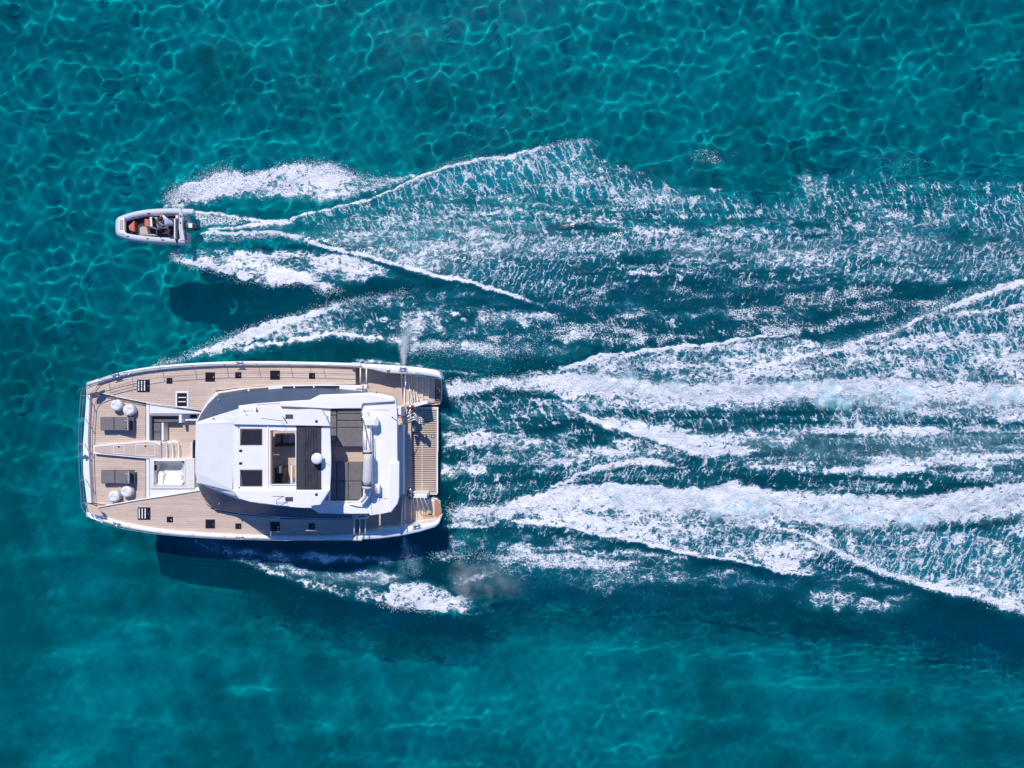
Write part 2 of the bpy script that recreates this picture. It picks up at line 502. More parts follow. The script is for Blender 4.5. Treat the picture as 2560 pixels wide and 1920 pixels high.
band({'L': .66, 'P': .5}, [(980, 700), (1100, 700), (1250, 730), (1400, 790), (1560, 830)], [(980, 850), (1100, 850), (1250, 850), (1400, 862), (1560, 870)], 30, 20, 40, 120, 14, 38, 1.0)
for bx_, by_, br_ in ((1095, 805, 26), (1140, 785, 18), (1060, 780, 14), (1205, 800, 16), (1310, 800, 40), (1440, 836, 26), (960, 800, 20), (1010, 812, 22), (925, 805, 16), (1160, 800, 14)):
    blob({'D': .62, 'P': .6, 'L': .8}, bx_, by_, br_, br_ * .62)
crest({'D': .75, 'P': .5}, [(1285, 815), (1310, 798), (1350, 785), (1400, 790)], 9, 10, 10, 20, 4, 39, .1)
band({'P': 1.0, 'D': .40, 'L': .75}, [(1008, 848), (1100, 842), (1200, 845), (1300, 850), (1420, 860), (1560, 868)], [(1008, 893), (1100, 900), (1200, 905), (1300, 905), (1420, 900), (1560, 872)], 12, 26, 4, 120, 6, 40, .3)
band({'P': .45, 'L': .2}, [(1008, 890), (1200, 900), (1420, 905)], [(1008, 925), (1200, 938), (1420, 925)], 12, 12, 10, 80, 4, 41, .4)
crest({'P': .9, 'L': .8}, [(880, 903), (960, 905), (1040, 914), (1110, 926), (1200, 935)], 5, 4, 20, 30, 2, 42, .03)

# --- wash behind the port hull
c3t = [(1112, 950), (1168, 937), (1277, 937), (1367, 926), (1422, 914), (1487, 899), (1550, 877), (1640, 864), (1767, 860), (1880, 841), (1977, 836)]
c3b = [(1112, 1008), (1205, 983), (1259, 975), (1313, 985), (1367, 990), (1404, 1003), (1458, 1020), (1602, 1035), (1729, 1028), (1860, 1032), (1977, 1020), (2100, 1020), (2300, 1045), (2720, 1075)]
band({'D': 1.0}, [(1112, 955), (1168, 945), (1277, 944), (1367, 934), (1422, 925), (1500, 925), (1640, 950), (1860, 950), (2100, 940), (2400, 945), (2720, 960)],
     [(1112, 1006), (1205, 982), (1259, 972), (1313, 980), (1367, 984), (1404, 995), (1500, 1000), (1640, 1008), (1860, 1015), (2100, 1005), (2400, 1015), (2720, 1035)], 16, 20, 6, 10, 6, 43, .14, 26)
band({'A': .74}, [(1380, 935), (1500, 925), (1640, 945), (1860, 950), (2200, 945), (2720, 955)], [(1380, 975), (1500, 990), (1640, 1005), (1860, 1010), (2200, 1020), (2720, 1045)], 40, 40, 160, 10, 26, 44, .75)
band({'L': .9, 'P': .55, 'D': .28, 'S': .6}, c3t + [(2100, 860), (2300, 830), (2500, 820), (2720, 800)], c3b, 8, 14, 20, 10, 6, 45, .5)
crest({'D': .9}, [(1367, 928), (1422, 915), (1487, 899), (1550, 880), (1640, 868), (1720, 866), (1800, 860), (1880, 843), (1977, 837), (2020, 838)], 4, [(1367, 9), (1550, 16), (1700, 14), (1800, 6), (2000, 3)], 30, 70, 4, 46, .2, 20)
pcr = [(1740, 960), (1830, 940), (1905, 914), (2049, 884), (2120, 865), (2194, 841), (2260, 815), (2324, 786), (2375, 762), (2447, 740), (2520, 714), (2720, 650)]
crest({'D': 1.0}, pcr, [(1740, 14), (2049, 14), (2324, 7), (2560, 14)], [(1740, 16), (2049, 11), (2324, 13), (2560, 14)], 140, 10, 5, 47, .34, 30)
crest({'P': .8, 'L': .6}, pcr, 38, 14, 140, 10, 6, 48, 0)
crest({'D': .9}, [(2330, 800), (2400, 780), (2462, 775), (2560, 762), (2720, 745)], 8, 14, 50, 10, 5, 49, .15)
band({'S': .95, 'L': .35}, pcr, [(1740, 960), (2049, 930), (2324, 935), (2720, 950)], 8, 26, 120, 10, 4, 50, .4)
for bx_, by_, br_ in ((2490, 845, 34), (2540, 800, 26), (2400, 835, 30), (2450, 905, 26), (2330, 865, 22), (2520, 880, 24)):
    blob({'D': .55, 'L': .9}, bx_, by_, br_, br_ * .8)

# inner ridge of the port wash
c4 = [(1398, 1000), (1440, 1033), (1512, 1058), (1566, 1078), (1639, 1100), (1700, 1122), (1747, 1133), (1860, 1128), (1960, 1118)]
crest({'D': .97}, c4, [(1398, 5), (1512, 12), (1639, 18), (1800, 26)], [(1398, 5), (1512, 8), (1700, 12), (1860, 14)], 20, 130, 5, 51, .22, 24)
band({'L': .95, 'D': .5, 'P': .5, 'S': .5}, [(1420, 1010), (1500, 1030), (1602, 1048), (1700, 1060), (1860, 1068), (2050, 1060), (2300, 1055), (2720, 1060)],
     [(1420, 1020), (1500, 1055), (1602, 1100), (1700, 1140), (1860, 1180), (2050, 1190), (2300, 1195), (2720, 1190)], 14, 16, 30, 10, 8, 52, .95, 40, (3.6, .6))
band({'A': .25}, [(1500, 1040), (1700, 1070), (2200, 1070), (2720, 1060)], [(1500, 1060), (1700, 1130), (2200, 1170), (2720, 1200)], 24, 24, 60, 10, 8, 53, .4)
# between the hulls
band({'L': .82, 'D': .22, 'P': .6, 'S': .5}, [(1094, 1040), (1150, 1046), (1223, 1058), (1262, 1048), (1331, 1085), (1422, 1078), (1512, 1080), (1640, 1110), (1760, 1150)],
     [(1094, 1202), (1205, 1200), (1300, 1190), (1385, 1187), (1440, 1178), (1494, 1155), (1566, 1145), (1640, 1160), (1760, 1180)], 12, 16, 14, 60, 9, 54, 1.0, 40, (2.2, .8))
crest({'D': .55, 'L': .7}, [(1100, 1043), (1150, 1048), (1223, 1060), (1290, 1062), (1340, 1100), (1420, 1098)], 8, 12, 10, 40, 7, 55, .1)
crest({'D': .5, 'L': .7}, [(1110, 1108), (1180, 1105), (1260, 1120), (1340, 1135), (1450, 1130), (1560, 1110)], 10, 16, 10, 60, 9, 56, .12)
band({'P': .5, 'L': .2}, [(1120, 1005), (1200, 1000), (1300, 1008), (1400, 1030)], [(1120, 1045), (1200, 1055), (1300, 1080), (1400, 1080)], 12, 12, 20, 40, 5, 57, .6)
crest({'P': .9, 'D': .3}, [(1115, 1008), (1180, 1005), (1240, 1012), (1290, 1020)], 4, 4, 20, 30, 2, 58, .05)
# inner ridge, starboard side
crest({'D': .97}, [(1360, 1228), (1422, 1204), (1458, 1184), (1494, 1169), (1566, 1154), (1630, 1160), (1700, 1172), (1780, 1172)], [(1360, 5), (1500, 9), (1700, 14)], [(1360, 6), (1458, 10), (1600, 12)], 30, 130, 5, 59, .2, 22)
# wash behind the starboard hull
c7t = [(1118, 1262), (1205, 1260), (1277, 1249), (1349, 1229), (1385, 1214), (1458, 1203), (1566, 1207), (1675, 1222), (1747, 1212), (1860, 1206), (1905, 1217), (2049, 1224), (2194, 1235), (2339, 1230), (2560, 1202), (2720, 1190)]
c7b = [(1105, 1321), (1180, 1324), (1223, 1318), (1263, 1300), (1313, 1308), (1404, 1314), (1476, 1328), (1545, 1343), (1639, 1361), (1729, 1383), (1832, 1398), (1941, 1427), (2049, 1445), (2100, 1450)]
band({'D': 1.0}, c7t, [(1118, 1290), (1205, 1296), (1277, 1292), (1349, 1292), (1458, 1290), (1566, 1285), (1675, 1290), (1860, 1300), (2049, 1325), (2194, 1330), (2339, 1325), (2560, 1300), (2720, 1290)], 12, 22, 6, 10, 7, 60, .16, 26)
band({'A': .80}, [(1400, 1225), (1566, 1225), (1700, 1235), (1905, 1235), (2194, 1245), (2339, 1240), (2720, 1210)], [(1400, 1270), (1566, 1280), (1700, 1285), (1905, 1305), (2194, 1325), (2400, 1320), (2720, 1290)], 40, 40, 160, 10, 26, 61, .75)
band({'D': .75, 'P': .9}, [(1104, 1316), (1150, 1300), (1205, 1298), (1263, 1296)], [(1104, 1322), (1180, 1325), (1223, 1319), (1263, 1303)], 8, 4, 6, 20, 2, 62, .2, 12)
band({'L': .98, 'P': .62, 'D': .30}, c7t[:10] + [(1963, 1320), (2049, 1355), (2100, 1390)], c7b, 8, 6, 20, 60, 5, 63, .5)
crest({'D': .95}, c7b[3:], [(1263, 22), (1404, 20), (1639, 14), (1832, 9), (2049, 7)], 4, 20, 90, 4, 64, .2, 20)
scr = [(1880, 1300), (1963, 1325), (2049, 1358), (2122, 1398), (2230, 1441), (2302, 1459), (2411, 1485), (2483, 1512), (2560, 1526), (2720, 1560)]
crest({'D': 1.0}, scr, [(1880, 6), (2122, 12), (2300, 17), (2560, 28)], [(1880, 5), (2122, 7), (2560, 9)], 60, 10, 4, 65, .34, 30)
band({'S': 1.0, 'L': .42}, [(1963, 1315), (2122, 1325), (2339, 1325), (2720, 1290)], scr[1:], 14, 8, 60, 10, 6, 66, .45)
band({'L': .8, 'D': .3, 'P': .4}, [(2150, 1395), (2300, 1425), (2450, 1440), (2720, 1440)], scr[3:], 26, 8, 60, 10, 8, 67, .7)
for bx_, by_, br_ in ((2060, 1345, 28), (2130, 1360, 24), (2300, 1360, 22), (2400, 1350, 24), (2500, 1380, 30), (2440, 1420, 26), (2550, 1330, 30)):
    blob({'L': .9, 'D': .42}, bx_, by_, br_, br_ * 1.1)
# quiet speckle field below the starboard wash
band({'P': .85, 'L': .70}, [(1110, 1335), (1263, 1318), (1404, 1330), (1545, 1358), (1729, 1398), (1941, 1440), (2122, 1420), (2230, 1455), (2350, 1480)],
     [(1110, 1465), (1263, 1475), (1404, 1490), (1545, 1498), (1729, 1500), (1941, 1520), (2122, 1530), (2230, 1545), (2350, 1500)], 14, 80, 20, 60, 10, 68, .85)
crest({'D': .5, 'L': .85, 'P': .7}, [(1380, 1375), (1440, 1372), (1500, 1385), (1560, 1378), (1660, 1392), (1740, 1400)], 12, 14, 40, 60, 7, 69, .1)
blob({'L': .8}, 2080, 1500, 90, 30); blob({'L': .8}, 2180, 1515, 70, 26)

# --- starboard bow wave (much of it in the boat's shade)
c11b = [(474, 1346), (525, 1369), (583, 1396), (640, 1417), (696, 1436), (764, 1467), (832, 1481), (890, 1497), (945, 1513), (1010, 1528), (1090, 1530), (1180, 1542), (1245, 1528)]
band({'D': .86, 'L': .9, 'P': .7}, [(474, 1342), (525, 1356), (583, 1378), (640, 1395), (696, 1414), (764, 1440), (832, 1452), (945, 1462), (1010, 1455), (1090, 1470), (1180, 1500), (1245, 1520)], c11b, 26, 5, 10, 60, 8, 70, .85, 20, (1.1, .8))
band({'L': .95, 'D': .62, 'A': .4}, [(480, 1344), (606, 1372), (742, 1384), (900, 1386), (1000, 1380)], [(500, 1352), (606, 1396), (742, 1412), (900, 1410), (1000, 1408)], 10, 16, 30, 60, 8, 71, .6)
band({'L': .95, 'D': .58, 'A': .4}, [(560, 1380), (760, 1420), (900, 1425), (1040, 1420)], [(560, 1390), (760, 1450), (900, 1470), (1040, 1465)], 14, 14, 60, 60, 8, 72, .6)
crest({'D': .4}, c11b[:10], 10, 4, 20, 60, 4, 73, .22)
band({'D': .80, 'L': .8}, [(1075, 1385), (1110, 1376), (1150, 1385), (1230, 1385)], [(1075, 1400), (1110, 1398), (1150, 1400), (1230, 1398)], 12, 14, 16, 60, 7, 74, .4)
band({'D': .70, 'L': .9, 'P': .5}, [(972, 1452), (1030, 1450), (1100, 1460), (1180, 1488)], [(972, 1515), (1030, 1525), (1100, 1525), (1180, 1535)], 12, 6, 6, 50, 7, 75, .45)
band({'D': .5, 'L': .8}, [(1120, 1440), (1180, 1425), (1240, 1425), (1300, 1415), (1360, 1420)], [(1120, 1465), (1180, 1462), (1240, 1450), (1300, 1440), (1360, 1435)], 14, 16, 20, 40, 8, 76, .55)

# thin background lace over the whole of each wake
band({'S': .62, 'L': .5, 'P': .5}, [(1120, 960), (1250, 960), (1450, 900), (1700, 860), (1980, 840), (2200, 850), (2400, 770), (2720, 680)],
     [(1120, 1320), (1300, 1330), (1500, 1345), (1800, 1400), (2050, 1440), (2300, 1460), (2720, 1560)], 30, 20, 60, 10, 10, 80, 1.0, 40, (5, .5))
band({'S': .62, 'L': .5, 'P': .45}, [(700, 560), (1000, 500), (1300, 430), (1500, 400), (1800, 480), (2720, 430)],
     [(700, 575), (1000, 640), (1300, 720), (1500, 720), (2000, 720), (2400, 730), (2720, 690)], 40, 40, 120, 10, 14, 81, 1.1, 40, (6.5, .42))
band({'P': .8, 'L': .34, 'S': .3}, [(1150, 700), (1400, 700), (1800, 690), (2400, 700)],
     [(1150, 850), (1500, 880), (1800, 850), (2000, 850), (2400, 760)], 30, 20, 60, 60, 14, 82, .9, 40, (3, .75))
blob({'A': .22, 'P': .3}, 1028, 1400, 40, 60)
F['L'] *= 1 - .25 * sstep(2000, 2600, PX) * (PY < 700)
F['D'] *= 1 - .24 * sstep(1450, 2500, PX) * sstep(.3, .7, fbm(PX, PY, 70, 909, 4, .6, (1.6, .7)))
inn = inside.astype(float)
for k in F: F[k] *= inn
H *= inn
# texture the solid foam height
foamy = np.clip(F['D'] * 1.2 + F['L'] * .35, 0, 1)
hn = fbm(PX, PY, 30, 77, 4, .62) - .5
H = H + foamy * hn * .15
# wake swell
wakew = np.clip(sstep(420, 620, PX) * np.exp(-((PY - 570) / (60 + (PX - 450) * .1).clip(40)) ** 2) +
                sstep(1100, 1250, PX) * np.exp(-((PY - 1130) / (190 + (PX - 1100) * .12).clip(100)) ** 2), 0, 1) * inn
H = H + wakew * ((fbm(PX, PY, 55, 91, 3, .55, (1.5, .8)) - .5) * .22)
# open water ripples: sums of sines; lively at the top, longer and flatter at the bottom
S0 = CAM_H / FPX
XW = (PX - 1280) * S0; YW = -(PY - 960) * S0
lively = np.clip(1 - sstep(760, 1350, PY + 260 * (ripple2 - .5)), 0, 1)
mid = sstep(1550, 1900, PY + .12 * (PX - 700)) * sstep(600, 1000, PX) * (1 - sstep(1500, 2000, PX))
lively = np.clip(lively * .78 + .22 + .32 * mid, 0, 1)
far = np.clip(1 - np.maximum(np.abs(PX - 1280) - 1600, np.abs(PY - 960) - 1250) / 500, 0, 1)
r = np.random.default_rng(4)
ZA = np.zeros_like(PX); ZB = np.zeros_like(PX)
for k in range(46):
    a = math.radians(112) + r.normal() * .75
    wl = math.exp(r.uniform(math.log(.6), math.log(2.6)))
    ph = r.uniform(0, 6.28)
    ZA += .0054 * wl * np.sin(2 * math.pi / wl * (XW * math.cos(a) + YW * math.sin(a)) + ph)
for k in range(26):
    a = math.radians(112) + r.normal() * 1.0
    wl = math.exp(r.uniform(math.log(1.9), math.log(8)))
    ph = r.uniform(0, 6.28)
    ZB += .0038 * wl * np.sin(2 * math.pi / wl * (XW * math.cos(a) + YW * math.sin(a)) + ph)
warp = .75 + .5 * ripple2
H = H + far * (ZA * lively * .175 * (.75 + .5 * sstep(.3, .7, ripple2)) + ZB * .5)
# sheared coordinate for the foam threads (they fan away from each wake's axis)
AX = np.where(PY < 770, 585.0, 1130.0)
SH = (PX + .42 * np.abs(PY - AX)) * S0

ny, nx = PX.shape
co = np.stack([XW, YW, H], -1).astype(np.float32).reshape(-1, 3)
idx = np.arange(nx * ny, dtype=np.int32).reshape(ny, nx)
quads = np.stack([idx[1:, :-1], idx[1:, 1:], idx[:-1, 1:], idx[:-1, :-1]], -1).reshape(-1, 4)
me = bpy.data.meshes.new('sea')
me.vertices.add(len(co)); me.vertices.foreach_set('co', co.ravel())
me.loops.add(quads.size); me.loops.foreach_set('vertex_index', quads.ravel())
me.polygons.add(len(quads)); me.polygons.foreach_set('loop_start', np.arange(0, quads.size, 4, dtype=np.int32))
me.update(calc_edges=True); me.shade_smooth()
for k, f in list(F.items()) + [('U', SH)]:
    at = me.attributes.new('foam_' + k, 'FLOAT', 'POINT')
    at.data.foreach_set('value', f.astype(np.float32).ravel())


def sea_material():
    T = NT('sea_water_and_foam')
    pos = T.n('NewGeometry').outputs['Position']
    A = {}
    for k in 'DLSPAU':
        nd = T.n('Attribute', attribute_name='foam_' + k); A[k] = nd.outputs['Fac']
    sx = T.n('SeparateXYZ'); T.l(pos, sx.inputs[0])
    flat = T.n('CombineXYZ'); T.l(sx.outputs[0], flat.inputs[0]); T.l(sx.outputs[1], flat.inputs[1])
    P2 = flat.outputs[0]
    wa = T.noise(P2, 1.1, 3, .6); wb = T.noise(P2, 4.5, 2, .5)
    w1 = T.n('VectorMath', operation='MULTIPLY_ADD'); T.l(wa.outputs['Color'], w1.inputs[0]); w1.inputs[1].default_value = (.8, .8, 0); T.l(P2, w1.inputs[2])
    w2 = T.n('VectorMath', operation='MULTIPLY_ADD'); T.l(wb.outputs['Color'], w2.inputs[0]); w2.inputs[1].default_value = (.16, .16, 0); T.l(w1.outputs[0], w2.inputs[2])
    WP = w2.outputs[0]
    brk = T.noise(P2, 1.5, 4, .62).outputs[0]        # breaks the lace up
    fine = T.noise(P2, 10.5, 3, .65).outputs[0]
    def web(scale, vec):
        v = T.n('TexVoronoi', feature='DISTANCE_TO_EDGE'); v.inputs['Scale'].default_value = scale
        T.l(vec, v.inputs['Vector'])
        return T.math('SUBTRACT', 1.0, T.math('MULTIPLY', v.outputs['Distance'], 2.6), clamp=True)
    WS = T.vmul(WP, (.72, 1.12, 1.0))
    wA = web(2.0, WS); wB = web(4.7, WS)
    dn = T.noise(WS, 4.9, 6, .74).outputs[0]
    # one height-like field: cells inside cells, roughened
    hf = T.math('ADD', T.math('MULTIPLY', wA, .30), T.math('MULTIPLY', wB, .34))
    hf = T.math('ADD', hf, T.math('MULTIPLY', T.math('SUBTRACT', dn, .5), 1.15))
    hf = T.math('ADD', hf, T.math('MULTIPLY', T.math('SUBTRACT', fine, .5), .42))
    hf = T.math('ADD', hf, .05)
    cov = T.math('MAXIMUM', T.math('MULTIPLY', A['L'], .77), T.math('MULTIPLY', A['D'], 1.08))
    cov = T.math('ADD', cov, T.math('MULTIPLY', T.math('SUBTRACT', brk, .5), .7))
    gate = T.smooth(T.math('MAXIMUM', A['L'], A['D']), .0, .3)
    thr = T.math('SUBTRACT', .98, cov)
    cf = T.math('MULTIPLY', T.smooth(hf, T.math('SUBTRACT', thr, .12), T.math('ADD', thr, .30)), gate)
    # speckle
    pk = T.math('SUBTRACT', .78, T.math('MULTIPLY', A['P'], .36))
    sp = T.smooth(T.math('ADD', T.math('MULTIPLY', fine, .75), T.math('MULTIPLY', brk, .25)), pk, T.math('ADD', pk, .10))
    sp = T.math('MULTIPLY', T.math('MULTIPLY', sp, T.smooth(A['P'], .02, .15)), .85)
    # threads
    cu = T.n('CombineXYZ'); T.l(T.math('MULTIPLY', A['U'], 2.7), cu.inputs[0]); T.l(T.math('MULTIPLY', sx.outputs[1], .8), cu.inputs[1])
    sadd = T.n('VectorMath', operation='MULTIPLY_ADD'); T.l(wa.outputs['Color'], sadd.inputs[0]); sadd.inputs[1].default_value = (2.3, 1.5, 0); T.l(cu.outputs[0], sadd.inputs[2])
    sad2 = T.n('VectorMath', operation='MULTIPLY_ADD'); T.l(wb.outputs['Color'], sad2.inputs[0]); sad2.inputs[1].default_value = (.7, .45, 0); T.l(sadd.outputs[0], sad2.inputs[2])
    sv = T.n('TexVoronoi', feature='DISTANCE_TO_EDGE'); sv.inputs['Scale'].default_value = 1.0; T.l(sad2.outputs[0], sv.inputs['Vector'])
    Sm = T.math('MULTIPLY', T.math('ADD', A['S'], T.math('MULTIPLY', T.math('SUBTRACT', brk, .5), 3.0)), T.smooth(A['S'], .02, .25), clamp=True)
    sw = T.math('MULTIPLY', Sm, T.smooth(dn, .3, .7, .03, .26))
    th = T.smooth(sv.outputs['Distance'], 0.0, T.math('ADD', sw, .0005), 1.0, 0.0)
    th = T.math('MULTIPLY', T.math('MULTIPLY', th, T.smooth(Sm, .0, .35)), .85)
    mask = T.math('MAXIMUM', T.math('MAXIMUM', cf, sp), th)
    mask = T.math('MINIMUM', mask, .97)
    wake = T.math('MAXIMUM', T.math('MAXIMUM', A['L'], A['D']), T.math('MAXIMUM', A['P'], A['S']))
    # shaders
    fr = T.n('Fresnel'); fr.inputs[0].default_value = 1.33
    bw = T.n('Bump'); T.l(T.math('ADD', .008, T.math('MULTIPLY', wake, .045)), bw.inputs['Distance']); bw.inputs['Strength'].default_value = 1.0
    rn = T.noise(P2, 3.4, 4, .6)
    T.l(rn.outputs[0], bw.inputs['Height'])
    T.l(bw.outputs[0], fr.inputs['Normal'])
    refr = T.n('BsdfRefraction'); refr.inputs['IOR'].default_value = 1.33; refr.inputs['Roughness'].default_value = 0
    refr.inputs['Color'].default_value = (.02, .85, .925, 1)
    glo = T.n('BsdfGlossy'); glo.inputs['Roughness'].default_value = .13
    T.l(T.smooth(wake, .05, .5, .015, 1.0), glo.inputs['Color'])
    T.l(T.smooth(wake, .05, .5, .32, .13), glo.inputs['Roughness']); T.l(bw.outputs[0], glo.inputs['Normal'])
    body = T.n('BsdfDiffuse'); body.inputs['Color'].default_value = (.0, .15, .20, 1)
    m0 = T.n('MixShader'); m0.inputs[0].default_value = .18; T.l(refr.outputs[0], m0.inputs[1]); T.l(body.outputs[0], m0.inputs[2])
    m1 = T.n('MixShader'); T.l(fr.outputs[0], m1.inputs[0]); T.l(m0.outputs[0], m1.inputs[1]); T.l(glo.outputs[0], m1.inputs[2])
    # milky, bubble-filled water
    aer = T.n('BsdfDiffuse')
    am = T.n('MixRGB'); T.l(A['A'], am.inputs[0]); am.inputs[1].default_value = (.01, .25, .33, 1); am.inputs[2].default_value = (.55, .80, .84, 1)
    T.l(am.outputs[0], aer.inputs['Color'])
    an = T.noise(WP, 1.8, 5, .65).outputs[0]
    af = T.math('MULTIPLY', T.math('ADD', T.math('MULTIPLY', A['A'], 1.1), T.math('MULTIPLY', T.math('SUBTRACT', an, .5), 1.1)), T.smooth(A['A'], .02, .25), clamp=True)
    # thin veil of bubbles round the lace
    veil = T.math('MULTIPLY', T.math('MAXIMUM', T.math('MULTIPLY', A['L'], .28), T.math('MULTIPLY', A['D'], .30)), T.smooth(brk, .3, .7))
    af = T.math('MINIMUM', T.math('MAXIMUM', af, T.math('MAXIMUM', veil, T.math('MULTIPLY', T.math('MAXIMUM', T.math('MAXIMUM', A['L'], A['D']), A['S']), .45))), .88)
    m2 = T.n('MixShader'); T.l(af, m2.inputs[0]); T.l(m1.outputs[0], m2.inputs[1]); T.l(aer.outputs[0], m2.inputs[2])
    # foam
    foam = T.n('BsdfPrincipled'); foam.inputs['Roughness'].default_value = .75; foam.inputs['Specular IOR Level'].default_value = .25
    fm = T.n('MixRGB'); T.l(T.smooth(mask, .25, 1.0), fm.inputs[0]); fm.inputs[1].default_value = (.45, .68, .77, 1); fm.inputs[2].default_value = (.93, .93, .95, 1)
    # in the milky core the foam skin is only partly there
    T.l(fm.outputs[0], foam.inputs['Base Color'])
    bf = T.n('Bump'); bf.inputs['Distance'].default_value = .17; bf.inputs['Strength'].default_value = 1.0
    bh = T.math('ADD', T.math('MULTIPLY', mask, .35), T.math('ADD', T.math('MULTIPLY', dn, .8), T.math('MULTIPLY', fine, .35)))
    T.l(bh, bf.inputs['Height']); T.l(bf.outputs[0], foam.inputs['Normal'])
    keep = T.math('SUBTRACT', 1.0, T.math('MULTIPLY', T.math('MULTIPLY', A['A'], 1.15), T.smooth(T.math('ADD', T.math('MULTIPLY', brk, .5), T.math('MULTIPLY', an, .5)), .40, .56)))
    mf = T.math('MULTIPLY', T.math('MAXIMUM', mask, 0.0), T.math('MAXIMUM', keep, T.smooth(T.math('ABSOLUTE', T.math('SUBTRACT', an, .5)), .045, .0)), clamp=True)
    m3 = T.n('MixShader'); T.l(mf, m3.inputs[0]); T.l(m2.outputs[0], m3.inputs[1]); T.l(foam.outputs[0], m3.inputs[2])
    T.l(m3.outputs[0], T.out.inputs[0])
    return T.m


me.materials.append(sea_material())
sea = bpy.data.objects.new('water', me)
link(sea)
sea['kind'] = 'structure'
sea['label'] = 'turquoise sea streaked with white wakes and foam'
sea.cycles.is_caustics_caster = True
#FOAM_END

# ------------------------------------------------------------------ sea bed
BED = -6.2


def seabed():
    x = np.arange(-600, 3160, 22.0); y = np.arange(-500, 2420, 22.0)
    k = np.linspace(0, 1, 9)[1:] ** 2.5 * 32000
    x = np.concatenate([x[0] - k[::-1], x, x[-1] + k]); y = np.concatenate([y[0] - k[::-1], y, y[-1] + k])
    QX, QY = np.meshgrid(x, y)
    s = (CAM_H + 6.2) / FPX * .93
    xw = (QX - 1280) * s; yw = -(QY - 960) * s
    big = fbm(QX, QY, 300, 301, 4, .5, (1.3, .8)) - .5
    sand = .50 + .62 * big + .16 * (1 - sstep(500, 1200, QY))  # bed colour raised toward the top to make up for weaker caustic light
    def spot(x, y, rx, ry, v, rot=0.0):
        nonlocal sand
        c, s_ = math.cos(rot), math.sin(rot)
        dx = QX - x; dy = QY - y
        u = (dx * c + dy * s_) / rx; w = (-dx * s_ + dy * c) / ry
        sand = sand + v * np.exp(-(u * u + w * w))
    spot(2130, 1800, 340, 34, .50, math.radians(28))
    spot(2160, 1680, 160, 50, .16, math.radians(20))
    spot(2440, 1770, 160, 30, .22, math.radians(18))
    spot(2330, 1830, 260, 90, -.14, math.radians(20))
    spot(1500, 1760, 260, 160, .22)
    spot(1050, 1720, 380, 120, .20)
    spot(300, 1640, 420, 260, .20)
    spot(-20, 1450, 90, 600, -.42)
    spot(2520, 1350, 300, 200, -.2)
    spot(150, 60, 330, 210, -.20)
    spot(1500, 500, 340, 140, -.12)
    spot(1400, 120, 800, 130, .16)
    spot(650, 430, 420, 130, .12)
    spot(2450, 260, 400, 200, -.14)
    spot(120, 950, 200, 220, -.22)
    spot(700, 1500, 300, 80, -.10)
    spot(2100, 1560, 500, 80, -.10)
    z = BED + .5 * (fbm(QX, QY, 500, 401, 3) - .5)
    ny_, nx_ = QX.shape
    co_ = np.stack([xw, yw, z], -1).astype(np.float32).reshape(-1, 3)
    ix = np.arange(nx_ * ny_, dtype=np.int32).reshape(ny_, nx_)
    q = np.stack([ix[1:, :-1], ix[1:, 1:], ix[:-1, 1:], ix[:-1, :-1]], -1).reshape(-1, 4)
    m = bpy.data.meshes.new('seabed')
    m.vertices.add(len(co_)); m.vertices.foreach_set('co', co_.ravel())
    m.loops.add(q.size); m.loops.foreach_set('vertex_index', q.ravel())
    m.polygons.add(len(q)); m.polygons.foreach_set('loop_start', np.arange(0, q.size, 4, dtype=np.int32))
    m.update(calc_edges=True); m.shade_smooth()
    at = m.attributes.new('sand', 'FLOAT', 'POINT'); at.data.foreach_set('value', sand.astype(np.float32).ravel())
    T = NT('sand_and_seagrass')
    pos = T.n('NewGeometry').outputs['Position']
    a = T.n('Attribute', attribute_name='sand').outputs['Fac']
    st = T.n('VectorRotate', rotation_type='Z_AXIS'); st.inputs['Angle'].default_value = math.radians(-25); T.l(pos, st.inputs['Vector'])
    sv = T.vmul(st.outputs[0], (.55, 1.0, 1.0))
    n1 = T.noise(sv, .42, 5, .58).outputs[0]
    n2 = T.noise(pos, 1.6, 4, .6).outputs[0]
    v = T.math('ADD', a, T.math('ADD', T.math('MULTIPLY', T.math('SUBTRACT', n1, .5), 1.7), T.math('MULTIPLY', T.math('SUBTRACT', n2, .5), .8)))
    v = T.smooth(v, .05, 1.1)
    mx = T.n('MixRGB'); T.l(v, mx.inputs[0]); mx.inputs[1].default_value = (.12, .17, .17, 1); mx.inputs[2].default_value = (.46, .47, .46, 1)
    d = T.n('BsdfDiffuse'); T.l(mx.outputs[0], d.inputs['Color'])
    T.l(d.outputs[0], T.out.inputs[0])
    m.materials.append(T.m)
    o = link(bpy.data.objects.new('seabed', m)); o['kind'] = 'structure'
    o.cycles.is_caustics_receiver = True


seabed()
#SEA_END

# ================================================================== the catamaran
CAT = empty('catamaran', W(660, 1130, 0))
tag(CAT, 'large white motor catamaran with pale teak decks heading left', 'catamaran')
ZD, ZS, ZC = 1.88, 2.10, 1.28      # central foredeck, side decks, aft cockpit deck


def ppts(pts, z): return [W(x, y, z) for x, y in pts]


